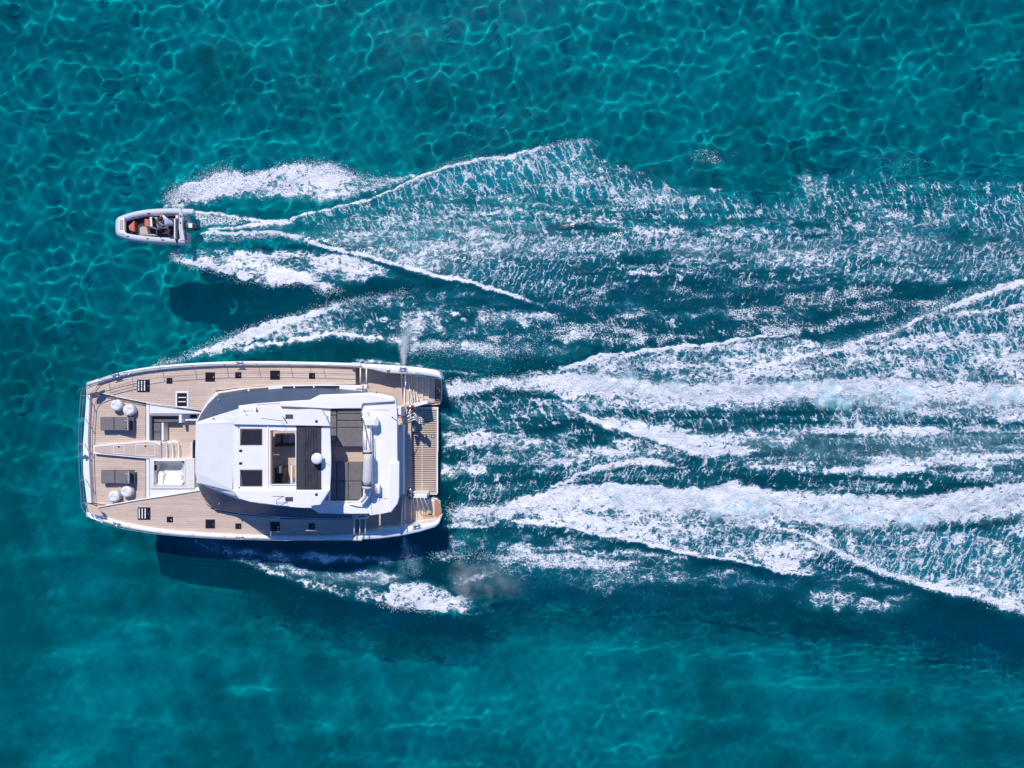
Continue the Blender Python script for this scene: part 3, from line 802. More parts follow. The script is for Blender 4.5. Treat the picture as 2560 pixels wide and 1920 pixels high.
port_out = [(216, 956), (250, 945.5), (285, 934.5), (320, 926), (360, 919), (400, 914), (450, 909.5), (500, 906.5), (560, 903.8), (620, 903), (700, 903), (800, 905), (880, 907.5), (950, 911), (1000, 914), (1050, 918.5), (1090, 925), (1099, 931), (1104, 944)]
port_in = [(222, 966), (254, 955), (288, 944), (322, 936), (362, 929), (402, 924), (452, 919.5), (502, 916.5), (560, 914), (620, 913.2), (700, 913.2), (800, 914.5), (880, 917.5), (930, 924), (962, 932.5), (1000, 934.5), (1050, 937), (1092, 943), (1103, 948)]
stb_out = [(215, 1291), (250, 1304), (285, 1314), (320, 1322), (360, 1329), (400, 1335), (450, 1340), (500, 1343.5), (560, 1346.8), (620, 1348.5), (700, 1350), (800, 1351), (880, 1351), (950, 1347), (1000, 1340.5), (1050, 1330), (1088, 1318), (1097, 1310), (1101, 1296)]
stb_in = [(222, 1279), (254, 1292), (288, 1302), (322, 1310), (362, 1317.5), (402, 1323.5), (452, 1328.5), (502, 1332), (560, 1335.5), (620, 1337.5), (700, 1339.5), (800, 1340), (880, 1336), (930, 1328), (965, 1321), (1000, 1319), (1050, 1311), (1084, 1306), (1098, 1296)]


def hull(outer, sgn):
    """one float: lofted from the deck edge to a fine waterline and a shallow keel"""
    mb = MB(); bm = mb.bm
    rows = []
    n = len(outer)
    for i, (x, y) in enumerate(outer):
        p = W(x, y, 2.16)
        xm = p.x
        t = max(0.0, (x - 216) / 888.0)
        width = 2.35 * min(1.0, .35 + 1.6 * t) * (1 - .10 * max(0, t - .85) / .15)
        fine = min(1.0, (t * 4.0) ** .75) if t < .25 else 1.0
        yo = p.y
        yi = p.y - sgn * width
        yc = (yo + yi) / 2 + sgn * .12
        rake = .25 * (1 - min(1, t * 12))
        sec = [(yo, 2.16), (yo - sgn * .02, 1.85), (yo - sgn * (.16 + .30 * (1 - fine)), 1.0),
               (yc + sgn * (.72 * fine + .03), .12), (yc + sgn * (.55 * fine + .02), -.35), (yc, -.75),
               (yc - sgn * (.55 * fine + .02), -.35), (yc - sgn * (.72 * fine + .03), .12), (yi + sgn * .1, 1.0), (yi, 1.1 if x > 860 else 1.75), (yi, 1.2 if x > 860 else 2.0)]
        rows.append([bm.verts.new((xm + rake * (2.1 - z) / 2.1 if t < .1 else xm, yy, z)) for yy, z in sec])
    for a, b in zip(rows, rows[1:]):
        for k in range(len(a) - 1):
            f = bm.faces.new((a[k], a[k + 1], b[k + 1], b[k])); f.smooth = True
            if k in (3, 4, 5, 6): f.material_index = 1
    bm.faces.new(rows[0]); 
    # the stern is cut away down to the swim steps
    last = rows[-1]
    bm.faces.new(last[::-1])
    return mb.build('hull', [M['gel'], M['antifoul']], CAT)


def cut_outer(o, x1=1016):
    """outline up to the start of the stern steps"""
    return [p for p in o if p[0] <= x1]


hull(cut_outer(port_out, 1000), 1)
hull(cut_outer(stb_out, 1000), -1)


# low stern ends of the floats that carry the steps
def stern_block(y_out0, y_out1, y_in0, y_in1, x0, x1, zt):
    mb = MB()
    mb.prism([W(x0, y_out0, zt), W(x1, y_out1, zt), W(x1, y_in1, zt), W(x0, y_in0, zt)], -.5)
    return mb.build('stern_base', M['gel'], CAT)


stern_block(928, 948, 1014, 1012, 1000, 1092, .42)
stern_block(1322, 1302, 1244, 1246, 1000, 1090, .42)


def gunwale(outer, inner, zt, zb):
    lo_o = [W(x, y, zt) for x, y in outer]; hi_i = [W(x, y, zt) for x, y in inner]
    mb = MB(); bm = mb.bm
    prof = []
    for a, b in zip(lo_o, hi_i):
        d = b - a
        prof.append([Vector((a.x, a.y, zb)), a + Vector((0, 0, -.05)), a + d * .12, a + d * .5 + Vector((0, 0, .02)), a + d * .88, b + Vector((0, 0, -.05)), Vector((b.x, b.y, zb))])
    rows = [[bm.verts.new(p) for p in r] for r in prof]
    for a, b in zip(rows, rows[1:]):
        for k in range(6):
            f = bm.faces.new((a[k], a[k + 1], b[k + 1], b[k])); f.smooth = k in (1, 2, 3, 4)
    bm.faces.new(rows[0]); bm.faces.new(rows[-1][::-1])
    return mb.build('bulwark', M['gel'], CAT)


gunwale(port_out, port_in, 2.30, .9)
gunwale(stb_out, stb_in, 2.26, .9)

# ---- deck bases (dark caulk shows in the joints) and the planks
port_side = [(222, 966), (254, 955), (288, 944), (322, 936), (362, 929), (402, 924), (452, 919.5), (502, 916.5), (560, 914), (620, 913.2), (700, 913.2), (800, 914.5), (889, 918),
             (889, 962), (800, 960), (700, 962), (600, 969), (540, 977), (522, 1000), (505, 1027), (490, 1024), (370, 1007), (300, 993), (240, 979), (224, 984)]
stb_side = [(222, 1279), (254, 1292), (288, 1302), (322, 1310), (362, 1317.5), (402, 1323.5), (452, 1328.5), (502, 1332), (560, 1335.5), (620, 1337.5), (700, 1339.5), (800, 1340), (889, 1336),
            (889, 1296), (800, 1299), (700, 1296), (600, 1287), (533, 1276), (520, 1265), (503, 1236), (500, 1226), (350, 1248), (245, 1268), (226, 1262)]
centre = [(226, 985), (240, 981), (300, 995), (364, 1008), (364, 1247), (350, 1250), (245, 1269), (228, 1262)]
aft = [(893, 920), (930, 925), (962, 933), (1012, 936), (1012, 1013), (1028, 1018), (1028, 1240), (1012, 1243), (1012, 1317), (965, 1321), (930, 1328), (893, 1335)]


def planks(poly, z, width=.118, gap=.007, th=.02, lmin=1.6, lmax=3.2, axis=0):
    """thin boards clipped to the polygon, one mesh"""
    mb = MB(); bm = mb.bm
    pts = [(p.x, p.y) for p in poly]
    if axis: pts = [(y, x) for x, y in pts]

    def spans(y):
        xs = []
        for (x0, y0), (x1, y1) in zip(pts, pts[1:] + pts[:1]):
            if (y0 <= y < y1) or (y1 <= y < y0):
                xs.append(x0 + (x1 - x0) * (y - y0) / (y1 - y0))
        return sorted(xs)
    y0 = min(p[1] for p in pts); y1 = max(p[1] for p in pts)
    y = y0
    r = random.Random(int(abs(y0 * 100)))
    while y < y1:
        a = y + gap / 2; b = min(y + width - gap / 2, y1 - 1e-3)
        sa = spans(a); sb = spans(b)
        if len(sa) != len(sb): sa = sb = spans((a + b) / 2)
        if b > a + .01 and len(sa) == len(sb) and len(sa) >= 2:
            for k in range(0, len(sa) - 1, 2):
                la, ra, lb, rb = sa[k], sa[k + 1], sb[k], sb[k + 1]
                cuts = []
                q = max(la, lb) + r.uniform(.6, lmax)
                while q < min(ra, rb) - .5:
                    cuts.append(q); q += r.uniform(lmin, lmax)
                ed = [(la, lb)] + [(c, c) for c in cuts] + [(ra, rb)]
                for (e0a, e0b), (e1a, e1b) in zip(ed, ed[1:]):
                    g = .003
                    q4 = [(e0a + g, a), (e1a - g, a), (e1b - g, b), (e0b + g, b)]
                    if q4[1][0] - q4[0][0] < .02 and q4[2][0] - q4[3][0] < .02: continue
                    if axis: q4 = [(v, u) for u, v in q4][::-1]
                    dz = r.uniform(-.0012, .0012)
                    t = [bm.verts.new((u, v, z + dz)) for u, v in q4]
                    d = [bm.verts.new((u, v, z - th)) for u, v in q4]
                    bm.faces.new(t)
                    for m_ in range(4):
                        n_ = (m_ + 1) % 4
                        bm.faces.new((t[m_], d[m_], d[n_], t[n_]))
        y += width
    return mb


def deck(poly, z, zb, name='deck', **kw):
    mb = MB(); mb.prism(ppts(poly, z - .012), zb); mb.build(name, M['caulk'], CAT)
    planks(ppts(poly, z), z, **kw).build('deck_planking', M['teak'], CAT, kind='stuff')


deck(port_side, ZS, 1.2)
deck(stb_side, ZS, 1.2)
deck(centre, ZD, 1.55)
deck(aft, ZC, .86)

# bridge deck between the floats
mb = MB(); mb.prism(ppts([(300, 1000), (1020, 1000), (1020, 1262), (300, 1262)], 1.10), .80); mb.build('bridge_deck', M['gel'], CAT)
mb = MB(); mb.prism(ppts([(232, 990), (300, 990), (300, 1262), (232, 1262)], 1.5), .95); mb.build('bridge_deck', M['gel'], CAT)
# white stringers round the foredeck wells
def gelbox(x0, y0, x1, y1, zt, zb, name='coaming', mat='gel', bevel=.02, parent=CAT):
    mb = MB(); mb.box(x0, y0, x1, y1, zt, zb, bevel); return mb.build(name, M[mat], parent)


gelbox(365, 1008, 373, 1103, 2.02, 1.2)
gelbox(365, 1146, 373, 1247, 2.02, 1.2)
mb = MB(); mb.prism(ppts([(374, 1009), (500, 1029), (500, 1034), (374, 1034)], 2.03), 1.2, .015); mb.build('coaming', M['gel'], CAT)
mb = MB(); mb.prism(ppts([(374, 1223), (496, 1219), (504, 1226), (420, 1238), (374, 1246)], 2.03), 1.2, .015); mb.build('coaming', M['gel'], CAT)
# thin raised edges that separate side decks and central foredeck
mb = MB(); mb.tube([W(240, 979.5, 2.16), W(300, 993.5, 2.16), W(370, 1007.5, 2.16), W(497, 1025, 2.16)], .02, 6); mb.build('deck_edge', M['gel'], CAT)
mb = MB(); mb.tube([W(243, 1268.5, 2.14), W(350, 1249, 2.14), W(500, 1226, 2.14)], .045, 6); mb.build('deck_edge', M['gel'], CAT)
# walkway up the middle, slightly raised, with two hatches
mb = MB(); mb.prism(ppts([(234, 1113), (365, 1101), (401, 1104), (401, 1146), (365, 1146), (234, 1134)], 2.10), 1.3); mb.build('walkway', M['gel'], CAT)
planks(ppts([(236, 1116), (365, 1105), (399, 1108), (399, 1143), (365, 1143), (236, 1131)], 2.13), 2.13).build('walkway_planking', M['teak'], CAT, kind='stuff')
for x0, y0, x1, y1 in ((283, 1113, 311, 1135), (339, 1111, 388, 1140)):
    mb = MB()
    for a, b, c, d in ((x0, y0, x1, y0 + 1.6), (x0, y1 - 1.6, x1, y1), (x0, y0 + 1.6, x0 + 1.6, y1 - 1.6), (x1 - 1.6, y0 + 1.6, x1, y1 - 1.6)):
        mb.box(a, b, c, d, 2.146, 2.12)
    o = mb.build('hatch', M['gel2'], CAT)
    mb = MB(); mb.lathe(W((x0 + x1) / 2, y0 + 4, 2.145), [(.05, 0), (.05, .012), (.02, .015)], 12); mb.build('handle', M['dark_mat'], o)

# ---- foredeck lounge (port): sunk well, teak floor, L sofa, table ledge
mb = MB(); mb.prism(ppts([(373, 1034), (494, 1034), (494, 1146), (373, 1146)], 1.26), 1.0); mb.build('deck', M['caulk'], CAT)
planks(ppts([(374, 1035), (492, 1035), (492, 1145), (402, 1145), (402, 1100), (374, 1100)], 1.29), 1.29).build('deck_planking', M['teak'], CAT, kind='stuff')
gelbox(374, 1035, 447, 1038, 1.95, 1.29)
gelbox(376, 1041, 446, 1056, 1.72, 1.29, 'seat_cushion', 'fabric', .05)
gelbox(379, 1057.5, 402, 1080, 1.72, 1.29, 'seat_cushion', 'fabric', .05)
gelbox(379, 1081, 402, 1101, 1.72, 1.29, 'seat_cushion', 'fabric', .05)
gelbox(376, 1037.8, 446, 1040.8, 1.96, 1.3, 'backrest', 'fabric', .03)
gelbox(374.5, 1041.3, 378.6, 1101, 1.96, 1.3, 'backrest', 'fabric', .03)
gelbox(447, 1030, 454, 1057, 1.96, 1.29)
gelbox(403.5, 1057, 409, 1101, 1.80, 1.29, 'table', 'gel', .02)
gelbox(454, 1034, 492, 1052, 1.62, 1.29, 'locker')
gelbox(475, 1037, 492, 1045, 1.66, 1.62, 'locker_lid', 'dark', .01)
# curved steps down from the walkway
for k in range(3):
    x0 = 402 + k * 15.0
    zt = 1.93 - .21 * k
    mb = MB()
    mb.prism(ppts([(x0, 1104 - 2 * k), (x0 + 12, 1106), (x0 + 14.5, 1112), (x0 + 15.6, 1125), (x0 + 15.6, 1146), (x0, 1146)], zt), 1.27, .02)
    st = mb.build('step', M['gel'], CAT)
    planks(ppts([(x0 + .5, 1108 - k), (x0 + 11, 1108), (x0 + 12.5, 1114), (x0 + 13.4, 1126), (x0 + 13.4, 1144), (x0 + .5, 1144)], zt + .012), zt + .012, th=.008, lmin=5, lmax=9).build('tread', M['teak'], st)
# saloon front door frame at the cabin face
gelbox(476, 1106, 481, 1148, 1.98, 1.28, 'door_frame', 'gel2', .01)
gelbox(482.5, 1100, 488, 1152, 1.9, 1.28, 'door', 'dark', .01)

# ---- plunge tub (starboard)
mb = MB()
for a, b, c, d in ((374, 1146.5, 486, 1152.5), (374, 1212.5, 486, 1222), (374, 1152.5, 384, 1212.5), (461, 1152.5, 486, 1212.5)):
    mb.prism(ppts([(a, b), (c, b), (c, d), (a, d)], 2.10), 1.2)
tub = mb.build('tub_surround', M['gel2'], CAT, bevel=.02)
gelbox(381.5, 1150.5, 463.5, 1152.8, 2.14, 2.08, 'tub_rim', 'gel'); gelbox(381.5, 1212.2, 463.5, 1214.6, 2.14, 2.08, 'tub_rim', 'gel')
gelbox(381.5, 1152.8, 384.2, 1212.2, 2.14, 2.08, 'tub_rim', 'gel'); gelbox(460.8, 1152.8, 463.5, 1212.2, 2.14, 2.08, 'tub_rim', 'gel')
mb = MB()
c0 = W(422, 1182, 1.45)
bm = mb.bm
ringz = [(2.09, 1.0), (1.95, .95), (1.6, .88), (1.42, .80), (1.36, .60)]
rings = []
for z, f in ringz:
    ring = []
    for k in range(32):
        a = 2 * math.pi * k / 32
        ca, sa = math.cos(a), math.sin(a)
        ex = .22
        ux = math.copysign(abs(ca) ** (ex * 1.6), ca); uy = math.copysign(abs(sa) ** (ex * 1.6), sa)
        cc = W(422.5, 1182.5, z)
        ring.append(bm.verts.new((cc.x + ux * f * .885, cc.y + uy * f * .69, z)))
    rings.append(ring)
for a, b in zip(rings, rings[1:]):
    for k in range(32):
        f = bm.faces.new((a[k], a[(k + 1) % 32], b[(k + 1) % 32], b[k])); f.smooth = True
bm.faces.new(rings[-1])
mb.build('tub_basin', M['gel2'], CAT)
mb = MB(); mb.prism(ppts([(386, 1212), (386, 1192), (399, 1178), (410, 1185), (405, 1211)], 1.75), 1.38, .05); mb.build('tub_seat', M['gel'], CAT)
mb = MB(); mb.prism(ppts([(407, 1212), (413, 1186), (430, 1181), (446, 1186), (459, 1180), (459, 1212)], 1.62), 1.38, .06); mb.build('tub_seat', M['gel'], CAT)
mb = MB(); mb.prism(ppts([(384.5, 1164), (388.5, 1163), (389.5, 1176), (385, 1177)], 2.0), 1.85, .02); mb.build('tub_headrest', M['dark_mat'], CAT)
mb = MB(); mb.tube([W(453, 1188, 2.1), W(455.5, 1190, 2.16), W(455.5, 1198, 2.16), W(453, 1200, 2.1)], .022, 6); mb.build('tub_handle', M['dark_mat'], CAT)
mb = MB(); mb.lathe(W(420, 1163, 1.5), [(.05, 0), (.05, .02)], 12); mb.build('tub_drain', M['steel'], CAT)

# ---- bow: cross beam, seats, pulpit
mb = MB(); mb.prism(ppts([(216, 984), (225, 984), (219.5, 1100), (228, 1258), (217, 1258), (208, 1180), (207.5, 1110)], 2.08), 1.35, .03)
mb.build('bow_beam', M['gel'], CAT)
mb = MB(); mb.prism(ppts([(216, 958), (240, 958), (238, 984), (216, 984)], 2.07), .2); mb.build('bow_block', M['gel'], CAT)
mb = MB(); mb.prism(ppts([(216, 1259), (245, 1270), (245, 1298), (217, 1290)], 2.07), .2); mb.build('bow_block', M['gel'], CAT)
planks(ppts([(222, 964), (256, 953.5), (247, 968), (236, 982), (217, 986), (217, 975)], 2.14), 2.14).build('deck_planking', M['teak'], CAT, kind='stuff')
# teak seats in the pulpit corners
for pts, zz in (([(216, 985), (217, 972), (228, 963), (246, 956), (240, 972), (226, 983)], 2.62), ([(214, 1259), (232, 1263), (247, 1272), (258, 1291), (236, 1287), (216, 1279)], 2.62)):
    mb = MB(); mb.prism(ppts(pts, zz), zz - .05, .01); mb.build('bow_seat', M['teak'], CAT)


def rail(pts, r, name='guard_rail', mat='steel', n=6):
    mb = MB(); mb.tube([W(x, y, z) for x, y, z in pts], r, n); return mb.build(name, M[mat], CAT)


# pulpit rails round the bow
ptop = [(330, 933, 3.05), (268, 948, 3.05), (236, 958, 3.05), (212, 968, 3.05), (203, 980, 3.05), (200.5, 1000, 3.05), (197, 1060, 3.05), (196, 1120, 3.05), (198, 1180, 3.05), (202, 1240, 3.05), (203, 1262, 3.05), (210, 1278, 3.05), (226, 1293, 3.05), (262, 1307, 3.05)]
pmid = [(330, 934, 2.7), (268, 949, 2.7), (240, 958, 2.7), (220, 966, 2.7), (210, 978, 2.7), (208, 1000, 2.7), (203, 1060, 2.7), (203, 1120, 2.7), (205, 1180, 2.7), (209, 1240, 2.7), (212, 1262, 2.7), (222, 1279, 2.7), (244, 1295, 2.7)]
rail([tuple(p) for p in curve(ptop, 50)], .020); rail([tuple(p) for p in curve(pmid, 46)], .016)
for (x, y), (tx, ty) in (((219, 989), (200.5, 989)), ((214, 1046), (198, 1047)), ((212, 1110), (196, 1110)), ((215, 1199), (199, 1201)), ((221, 1256), (203, 1258))):
    mb = MB(); b = W(x, y, 2.08); t = W(tx, ty, 3.05); mb.tube([b, t], .018, 6); mb.build('stanchion', M['steel'], CAT)
# cleat / anchor roller at the middle of the beam
mb = MB(); mb.wbox(W(209, 1142, 2.16), (.5, .10, .10), bevel=.02); mb.wbox(W(213, 1142, 2.2), (.10, .26, .12), bevel=.02); mb.build('anchor_roller', M['steel'], CAT)


def stanchions(line, xs, h, zb, off):
    """posts and a top wire along the bulwark"""
    ys = lambda x: float(np.interp(x, [p[0] for p in line], [p[1] for p in line]))
    tops = []
    for x in xs:
        b = W(x, ys(x) + off, zb); t = Vector((b.x, b.y, zb + h)); tops.append(t)
        mb = MB(); mb.tube([b - Vector((0, 0, .1)), t], .015, 6); mb.tube([b, b + Vector((0, 0, .03))], .035, 8); mb.build('stanchion', M['steel'], CAT)
    for f in (1.0, .55):
        mb = MB(); mb.tube([Vector((t.x, t.y, zb + h * f)) for t in tops], .013 if f == 1 else .008, 6); mb.build('guard_rail', M['steel'], CAT)


stanchions(port_in, [266, 324, 402, 483, 563, 643, 724, 772, 806, 884], .74, 2.28, -3.0)
stanchions(stb_in, [258, 324, 402, 483, 563, 643, 724, 772, 806, 884], .74, 2.24, 4.0)


def cleat(x, y, z, rz=0):
    c = W(x, y, z); mb = MB()
    d = Vector((math.cos(rz), math.sin(rz), 0)); n_ = Vector((-d.y, d.x, 0))
    mb.wbox(c, (.34, .16, .015), Matrix.Rotation(rz, 3, 'Z'), .004)
    for s in (-1, 1):
        mb.tube([c - d * .24 + n_ * s * .07 + Vector((0, 0, .06)), c + d * .24 + n_ * s * .07 + Vector((0, 0, .06))], .022, 6)
        mb.tube([c + d * s * .08 - n_ * .07 + Vector((0, 0, .05)), c + d * s * .08 + n_ * .07 + Vector((0, 0, .05))], .018, 6)
    mb.build('cleat', M['steel'], CAT)


for q in ((290, 939, 2.35, .28), (600, 909, 2.36, 0), (1008, 922, 2.36, -.06), (292, 1310, 2.3, -.25), (600, 1345, 2.3, 0), (1042, 1316, 2.31, .2)): cleat(*q)
for x, y in ((971, 926), (967, 1331)):
    mb = MB(); mb.lathe(W(x, y, 2.31), [(.10, 0), (.11, .03), (.09, .09), (.03, .11)], 16); mb.build('fuel_cap', M['steel'], CAT)
# boarding gates in the guard rails
for x, y in ((890, 912), (893, 1346)):
    mb = MB(); mb.wbox(W(x, y, 2.42), (.62, .26, .12), bevel=.05); mb.build('boarding_step', M['gel2'], CAT)
for xs, y0, y1, z in (((901, 916), 919, 961, 2.9), ((885.5, 899.5, 913.5), 1297, 1337, 2.9)):
    for x in xs:
        mb = MB(); mb.tube([W(x, y0, z), W(x, y1, z)], .035, 8); mb.build('gate_bar', M['gel'], CAT)
mb = MB(); mb.box(888.5, 1295.5, 916, 1298, 2.9, 2.1); mb.build('gate_post', M['gel'], CAT)


# ---- hatches let into the side decks
def hatch(x0, y0, x1, y1, z, bars=0, vertical=True, white=False):
    mb = MB(); mb.box(x0, y0, x1, y1, z + .03, z - .02, .012)
    h = mb.build('hatch', M['gel'] if white else M['dark_mat'], CAT)
    g = 4.0 if white else 1.2
    mb = MB(); mb.box(x0 + g, y0 + g, x1 - g, y1 - g, z + .045, z + .02, .01); mb.build('pane', M['dark'], h)
    w = x1 - x0; hh = y1 - y0
    for k in range(bars):
        mb = MB()
        if vertical:
            bx_ = x0 + w * (.125 + .235 * k)
            mb.box(bx_ - 1.4, y0 + 3, bx_ + 1.4, y1 - 3.2, z + .07, z + .04, .008)
        else:
            by_ = y0 + hh * (.37 + .26 * k)
            mb.box(x0 + 7, by_ - 1.2, x1 - 6, by_ + 1.2, z + .07, z + .04, .008)
        mb.build('blind_slat', M['gel'], h)
    mb = MB(); mb.lathe(W(x1 - 3.5 - g * .3, (y0 + y1) / 2 + 1, z + .045), [(.028, 0), (.028, .012), (.01, .016)], 10); mb.build('handle', M['steel'], h)


for a in ((342.5, 949, 374, 980), (416, 944, 430.5, 959), (513, 930.5, 537, 954), (587.5, 930, 603, 945.5), (675, 926, 699.5, 949), (772, 932, 787.5, 947),
          (344, 1268.5, 375.5, 1299.5), (416.5, 1291.5, 432, 1306), (513.5, 1298.5, 537, 1321), (588, 1308.5, 603, 1322.5), (675.5, 1305, 699, 1328), (771.5, 1308.5, 787, 1323)):
    hatch(*a, ZS, 3 if a[2] - a[0] > 30 else 0)
hatch(438.5, 978.5, 471, 1019.5, ZS, 2, False, True)

# ---- cabin: low coaming, sloping grey side screens, roof
cab_low = [(489, 1055), (500, 1034), (518, 1004), (538, 980), (600, 970), (700, 963), (800, 961), (905, 963), (905, 1296), (800, 1297.5), (700, 1294), (600, 1284), (536, 1274), (518, 1260), (503, 1235), (491, 1208)]
mb = MB(); mb.prism(ppts(cab_low, 2.42), 1.2, .03); mb.build('cabin_base', M['gel'], CAT)
# varnished strip and low windows between the coaming and the screens, port side
for x0, x1 in ((545, 618), (623, 670), (706, 733), (737, 782), (786, 848)):
    ya = np.interp([x0, x1], [540, 600, 700, 800, 850], [987, 976, 968.5, 967, 967])
    mb = MB(); mb.prism(ppts([(x0, ya[0] - 2.5), (x1, ya[1] - 2.5), (x1, ya[1] + 3), (x0, ya[0] + 3)], 2.46), 2.42, .005)
    mb.build('side_window', M['brown'] if x0 < 700 else M['glass'], CAT)
lowp = [(492, 1057), (503, 1034), (520, 1010), (541, 989), (600, 980), (650, 975), (700, 971), (750, 969.5), (800, 969), (850, 972), (900, 977), (925, 983)]
topp = [(495, 1057), (520, 1048), (548, 1038), (575, 1030), (600, 1021), (650, 1015), (700, 1007), (750, 1004), (778, 1001), (803, 988), (860, 985), (925, 984)]
mb = MB(); mb.strip([W(x, y, 2.44) for x, y in lowp], [W(x, y, 4.02) for x, y in topp])
mb.build('side_screen', M['screen'], CAT, smooth=True)
lows = [(492, 1207), (503, 1234), (518, 1257), (534, 1272), (600, 1282), (650, 1288), (700, 1292), (750, 1295), (800, 1296), (850, 1296), (880, 1295.5)]
tops = [(495, 1207), (520, 1219), (552, 1231), (584, 1242), (605, 1249), (650, 1257), (700, 1263), (750, 1267), (790, 1276), (850, 1283), (880, 1284.5)]
mb = MB(); mb.strip([W(x, y, 2.44) for x, y in lows], [W(x, y, 4.02) for x, y in tops])
mb.build('side_screen', M['screen'], CAT, smooth=True)
for x, y, z in ((546, 1000, 2.9), (547, 1260, 2.9)):
    mb = MB(); mb.lathe(W(x, y, z + .12), [(.05, -.1), (.05, .0), (.02, .02)], 10); mb.build('light', M['steel'], CAT)
gelbox(520, 1045, 905, 1225, 3.45, 2.42, 'cabin_wall', 'gel')

ZR = 4.12
roof = [(489, 1080), (490, 1058), (497, 1053), (550, 1036), (597, 1021.5), (597, 1014), (640, 1008.5), (700, 1004), (775, 999.5), (800, 986.5), (860, 984.5), (926, 981), (960, 986), (983, 992), (989, 999), (992, 1020),
        (993, 1150), (998, 1158), (997, 1245), (993, 1260), (980, 1279), (955, 1284), (926, 1288), (922, 1285), (880, 1285.5), (797, 1283), (778, 1271), (700, 1265), (640, 1258), (597, 1249), (585, 1245), (540, 1228), (494, 1208), (488, 1180)]
well = [(826, 1022), (903, 1022), (908, 1045), (909, 1240), (895, 1252), (826, 1252)]
# roof slab with the flybridge well left open: built as a frame of pieces
def poly_with_hole(name, outer, hole, zt, zb, mat, bev=0.0):
    mb = MB(); bm = mb.bm
    def loop(pts, z): return [bm.verts.new(W(x, y, zt).xy.to_3d() + Vector((0, 0, z))) for x, y in pts]
    o1 = loop(outer, zt); h1 = loop(hole, zt)
    e = []
    for L in (o1, h1):
        for i in range(len(L)): e.append(bm.edges.new((L[i], L[(i + 1) % len(L)])))
    r_ = bmesh.ops.triangle_fill(bm, use_beauty=True, use_dissolve=False, edges=e, normal=(0, 0, 1))
    o0 = loop(outer, zb); h0 = loop(hole, zb)
    for A_, B_ in ((o1, o0), (h1, h0)):
        for i in range(len(A_)):
            j = (i + 1) % len(A_)
            bm.faces.new((A_[i], A_[j], B_[j], B_[i]))
    return mb.build(name, mat, CAT)


poly_with_hole('flybridge_deck', roof, well, ZR, 3.85, M['gel'])
# raised coaming round the flybridge cockpit and the aft step mouldings
mb = MB(); mb.prism(ppts([(700, 1006), (778, 1002), (803, 990), (925, 986), (960, 990), (985, 998), (985, 1004), (905, 1006), (903, 1021), (826, 1021), (700, 1016)], 4.30), ZR, .04); mb.build('flybridge_coaming', M['gel'], CAT)
mb = MB(); mb.prism(ppts([(906, 1022), (918, 1030), (926, 1060), (928, 1130), (928, 1225), (920, 1246), (908, 1262), (899, 1254), (910, 1240), (910, 1046)], 4.62), ZR, .05); mb.build('flybridge_coaming', M['gel'], CAT)
mb = MB(); mb.prism(ppts([(976, 1158), (998, 1156), (997, 1246), (993, 1260), (976, 1282), (970, 1278), (972, 1250)], 4.26), ZR, .03); mb.build('flybridge_coaming', M['gel'], CAT)
mb = MB(); mb.prism(ppts([(820, 1262), (880, 1262), (905, 1262), (912, 1258), (918, 1270), (922, 1284), (880, 1284), (800, 1282), (790, 1276)], 4.22), ZR, .02); mb.build('flybridge_coaming', M['gel'], CAT)
# panel lines on the white roof
for pts in ([(918, 1030), (918, 1025), (975, 1025)], [(918, 1160), (930, 1285)], [(914, 1250), (910, 1284)], [(543, 1144), (572, 1147)], [(541, 1092), (540, 1190)], [(575, 1085), (574, 1215)], [(930, 1160), (930, 1240), (970, 1248)], [(640, 1012), (700, 1008.5)]):
    mb = MB(); mb.tube([W(x, y, ZR + .004) for x, y in pts], .009, 4); mb.build('panel_seam', M['dark_mat'], CAT)
# flybridge well
mb = MB(); mb.prism(ppts(well, 3.62), 3.5); mb.build('flybridge_floor', M['caulk'], CAT)
planks(ppts([(827, 1023), (902, 1023), (907, 1045), (908, 1240), (894, 1251), (827, 1251)], 3.65), 3.65).build('flybridge_planking', M['teak'], CAT, kind='stuff')
def cush(x0, y0, x1, y1, zt=4.08, zb=3.65, mat='fabric', name='seat_cushion'):
    gelbox(x0, y0, x1, y1, zt, zb, name, mat, .05)


cush(824, 1024, 841, 1038); cush(824, 1039, 841, 1070); cush(824, 1071, 841, 1104)
for y0, y1 in ((1023, 1034.5), (1035.3, 1051.5), (1052.3, 1068.8), (1069.6, 1117)):
    cush(842.5, y0, 907 if y0 > 1040 else 903, y1)
cush(824, 1156, 841, 1203); cush(824, 1204, 841, 1250)
cush(842, 1156, 870, 1203); cush(842, 1204, 870, 1250); cush(870.7, 1156, 906, 1203); cush(870.7, 1204, 904, 1250)

# ---- hard top
ZH = 6.15
wing_p = [(583, 1061), (590, 1040), (640, 1031), (720, 1024.5), (770, 1023), (803, 1025), (815, 1044), (824, 1064), (824, 1065)]
mb = MB(); mb.prism(ppts(wing_p, ZH), ZH - .32, .05, 3); mb.build('hardtop_wing', M['gel'], CAT)
wing_s = [(579, 1225), (823, 1225.5), (822, 1229), (800, 1263), (760, 1266.5), (700, 1263.5), (625, 1254), (597, 1247)]
mb = MB(); mb.prism(ppts(wing_s, ZH), ZH - .32, .05, 3); mb.build('hardtop_wing', M['gel'], CAT)
# dropped centre panel with openings, made of flush pieces
ZP = ZH - .16
cen_out = [(583, 1062), (825, 1064), (826, 1100), (827, 1150), (826, 1190), (824, 1224.5), (580, 1224.5)]
# pieces butt together round the two windows and the big opening
def panel(x0, y0, x1, y1, zt=ZP, th=.10):
    mb = MB(); mb.box(x0, y0, x1, y1, zt, zt - th); return mb


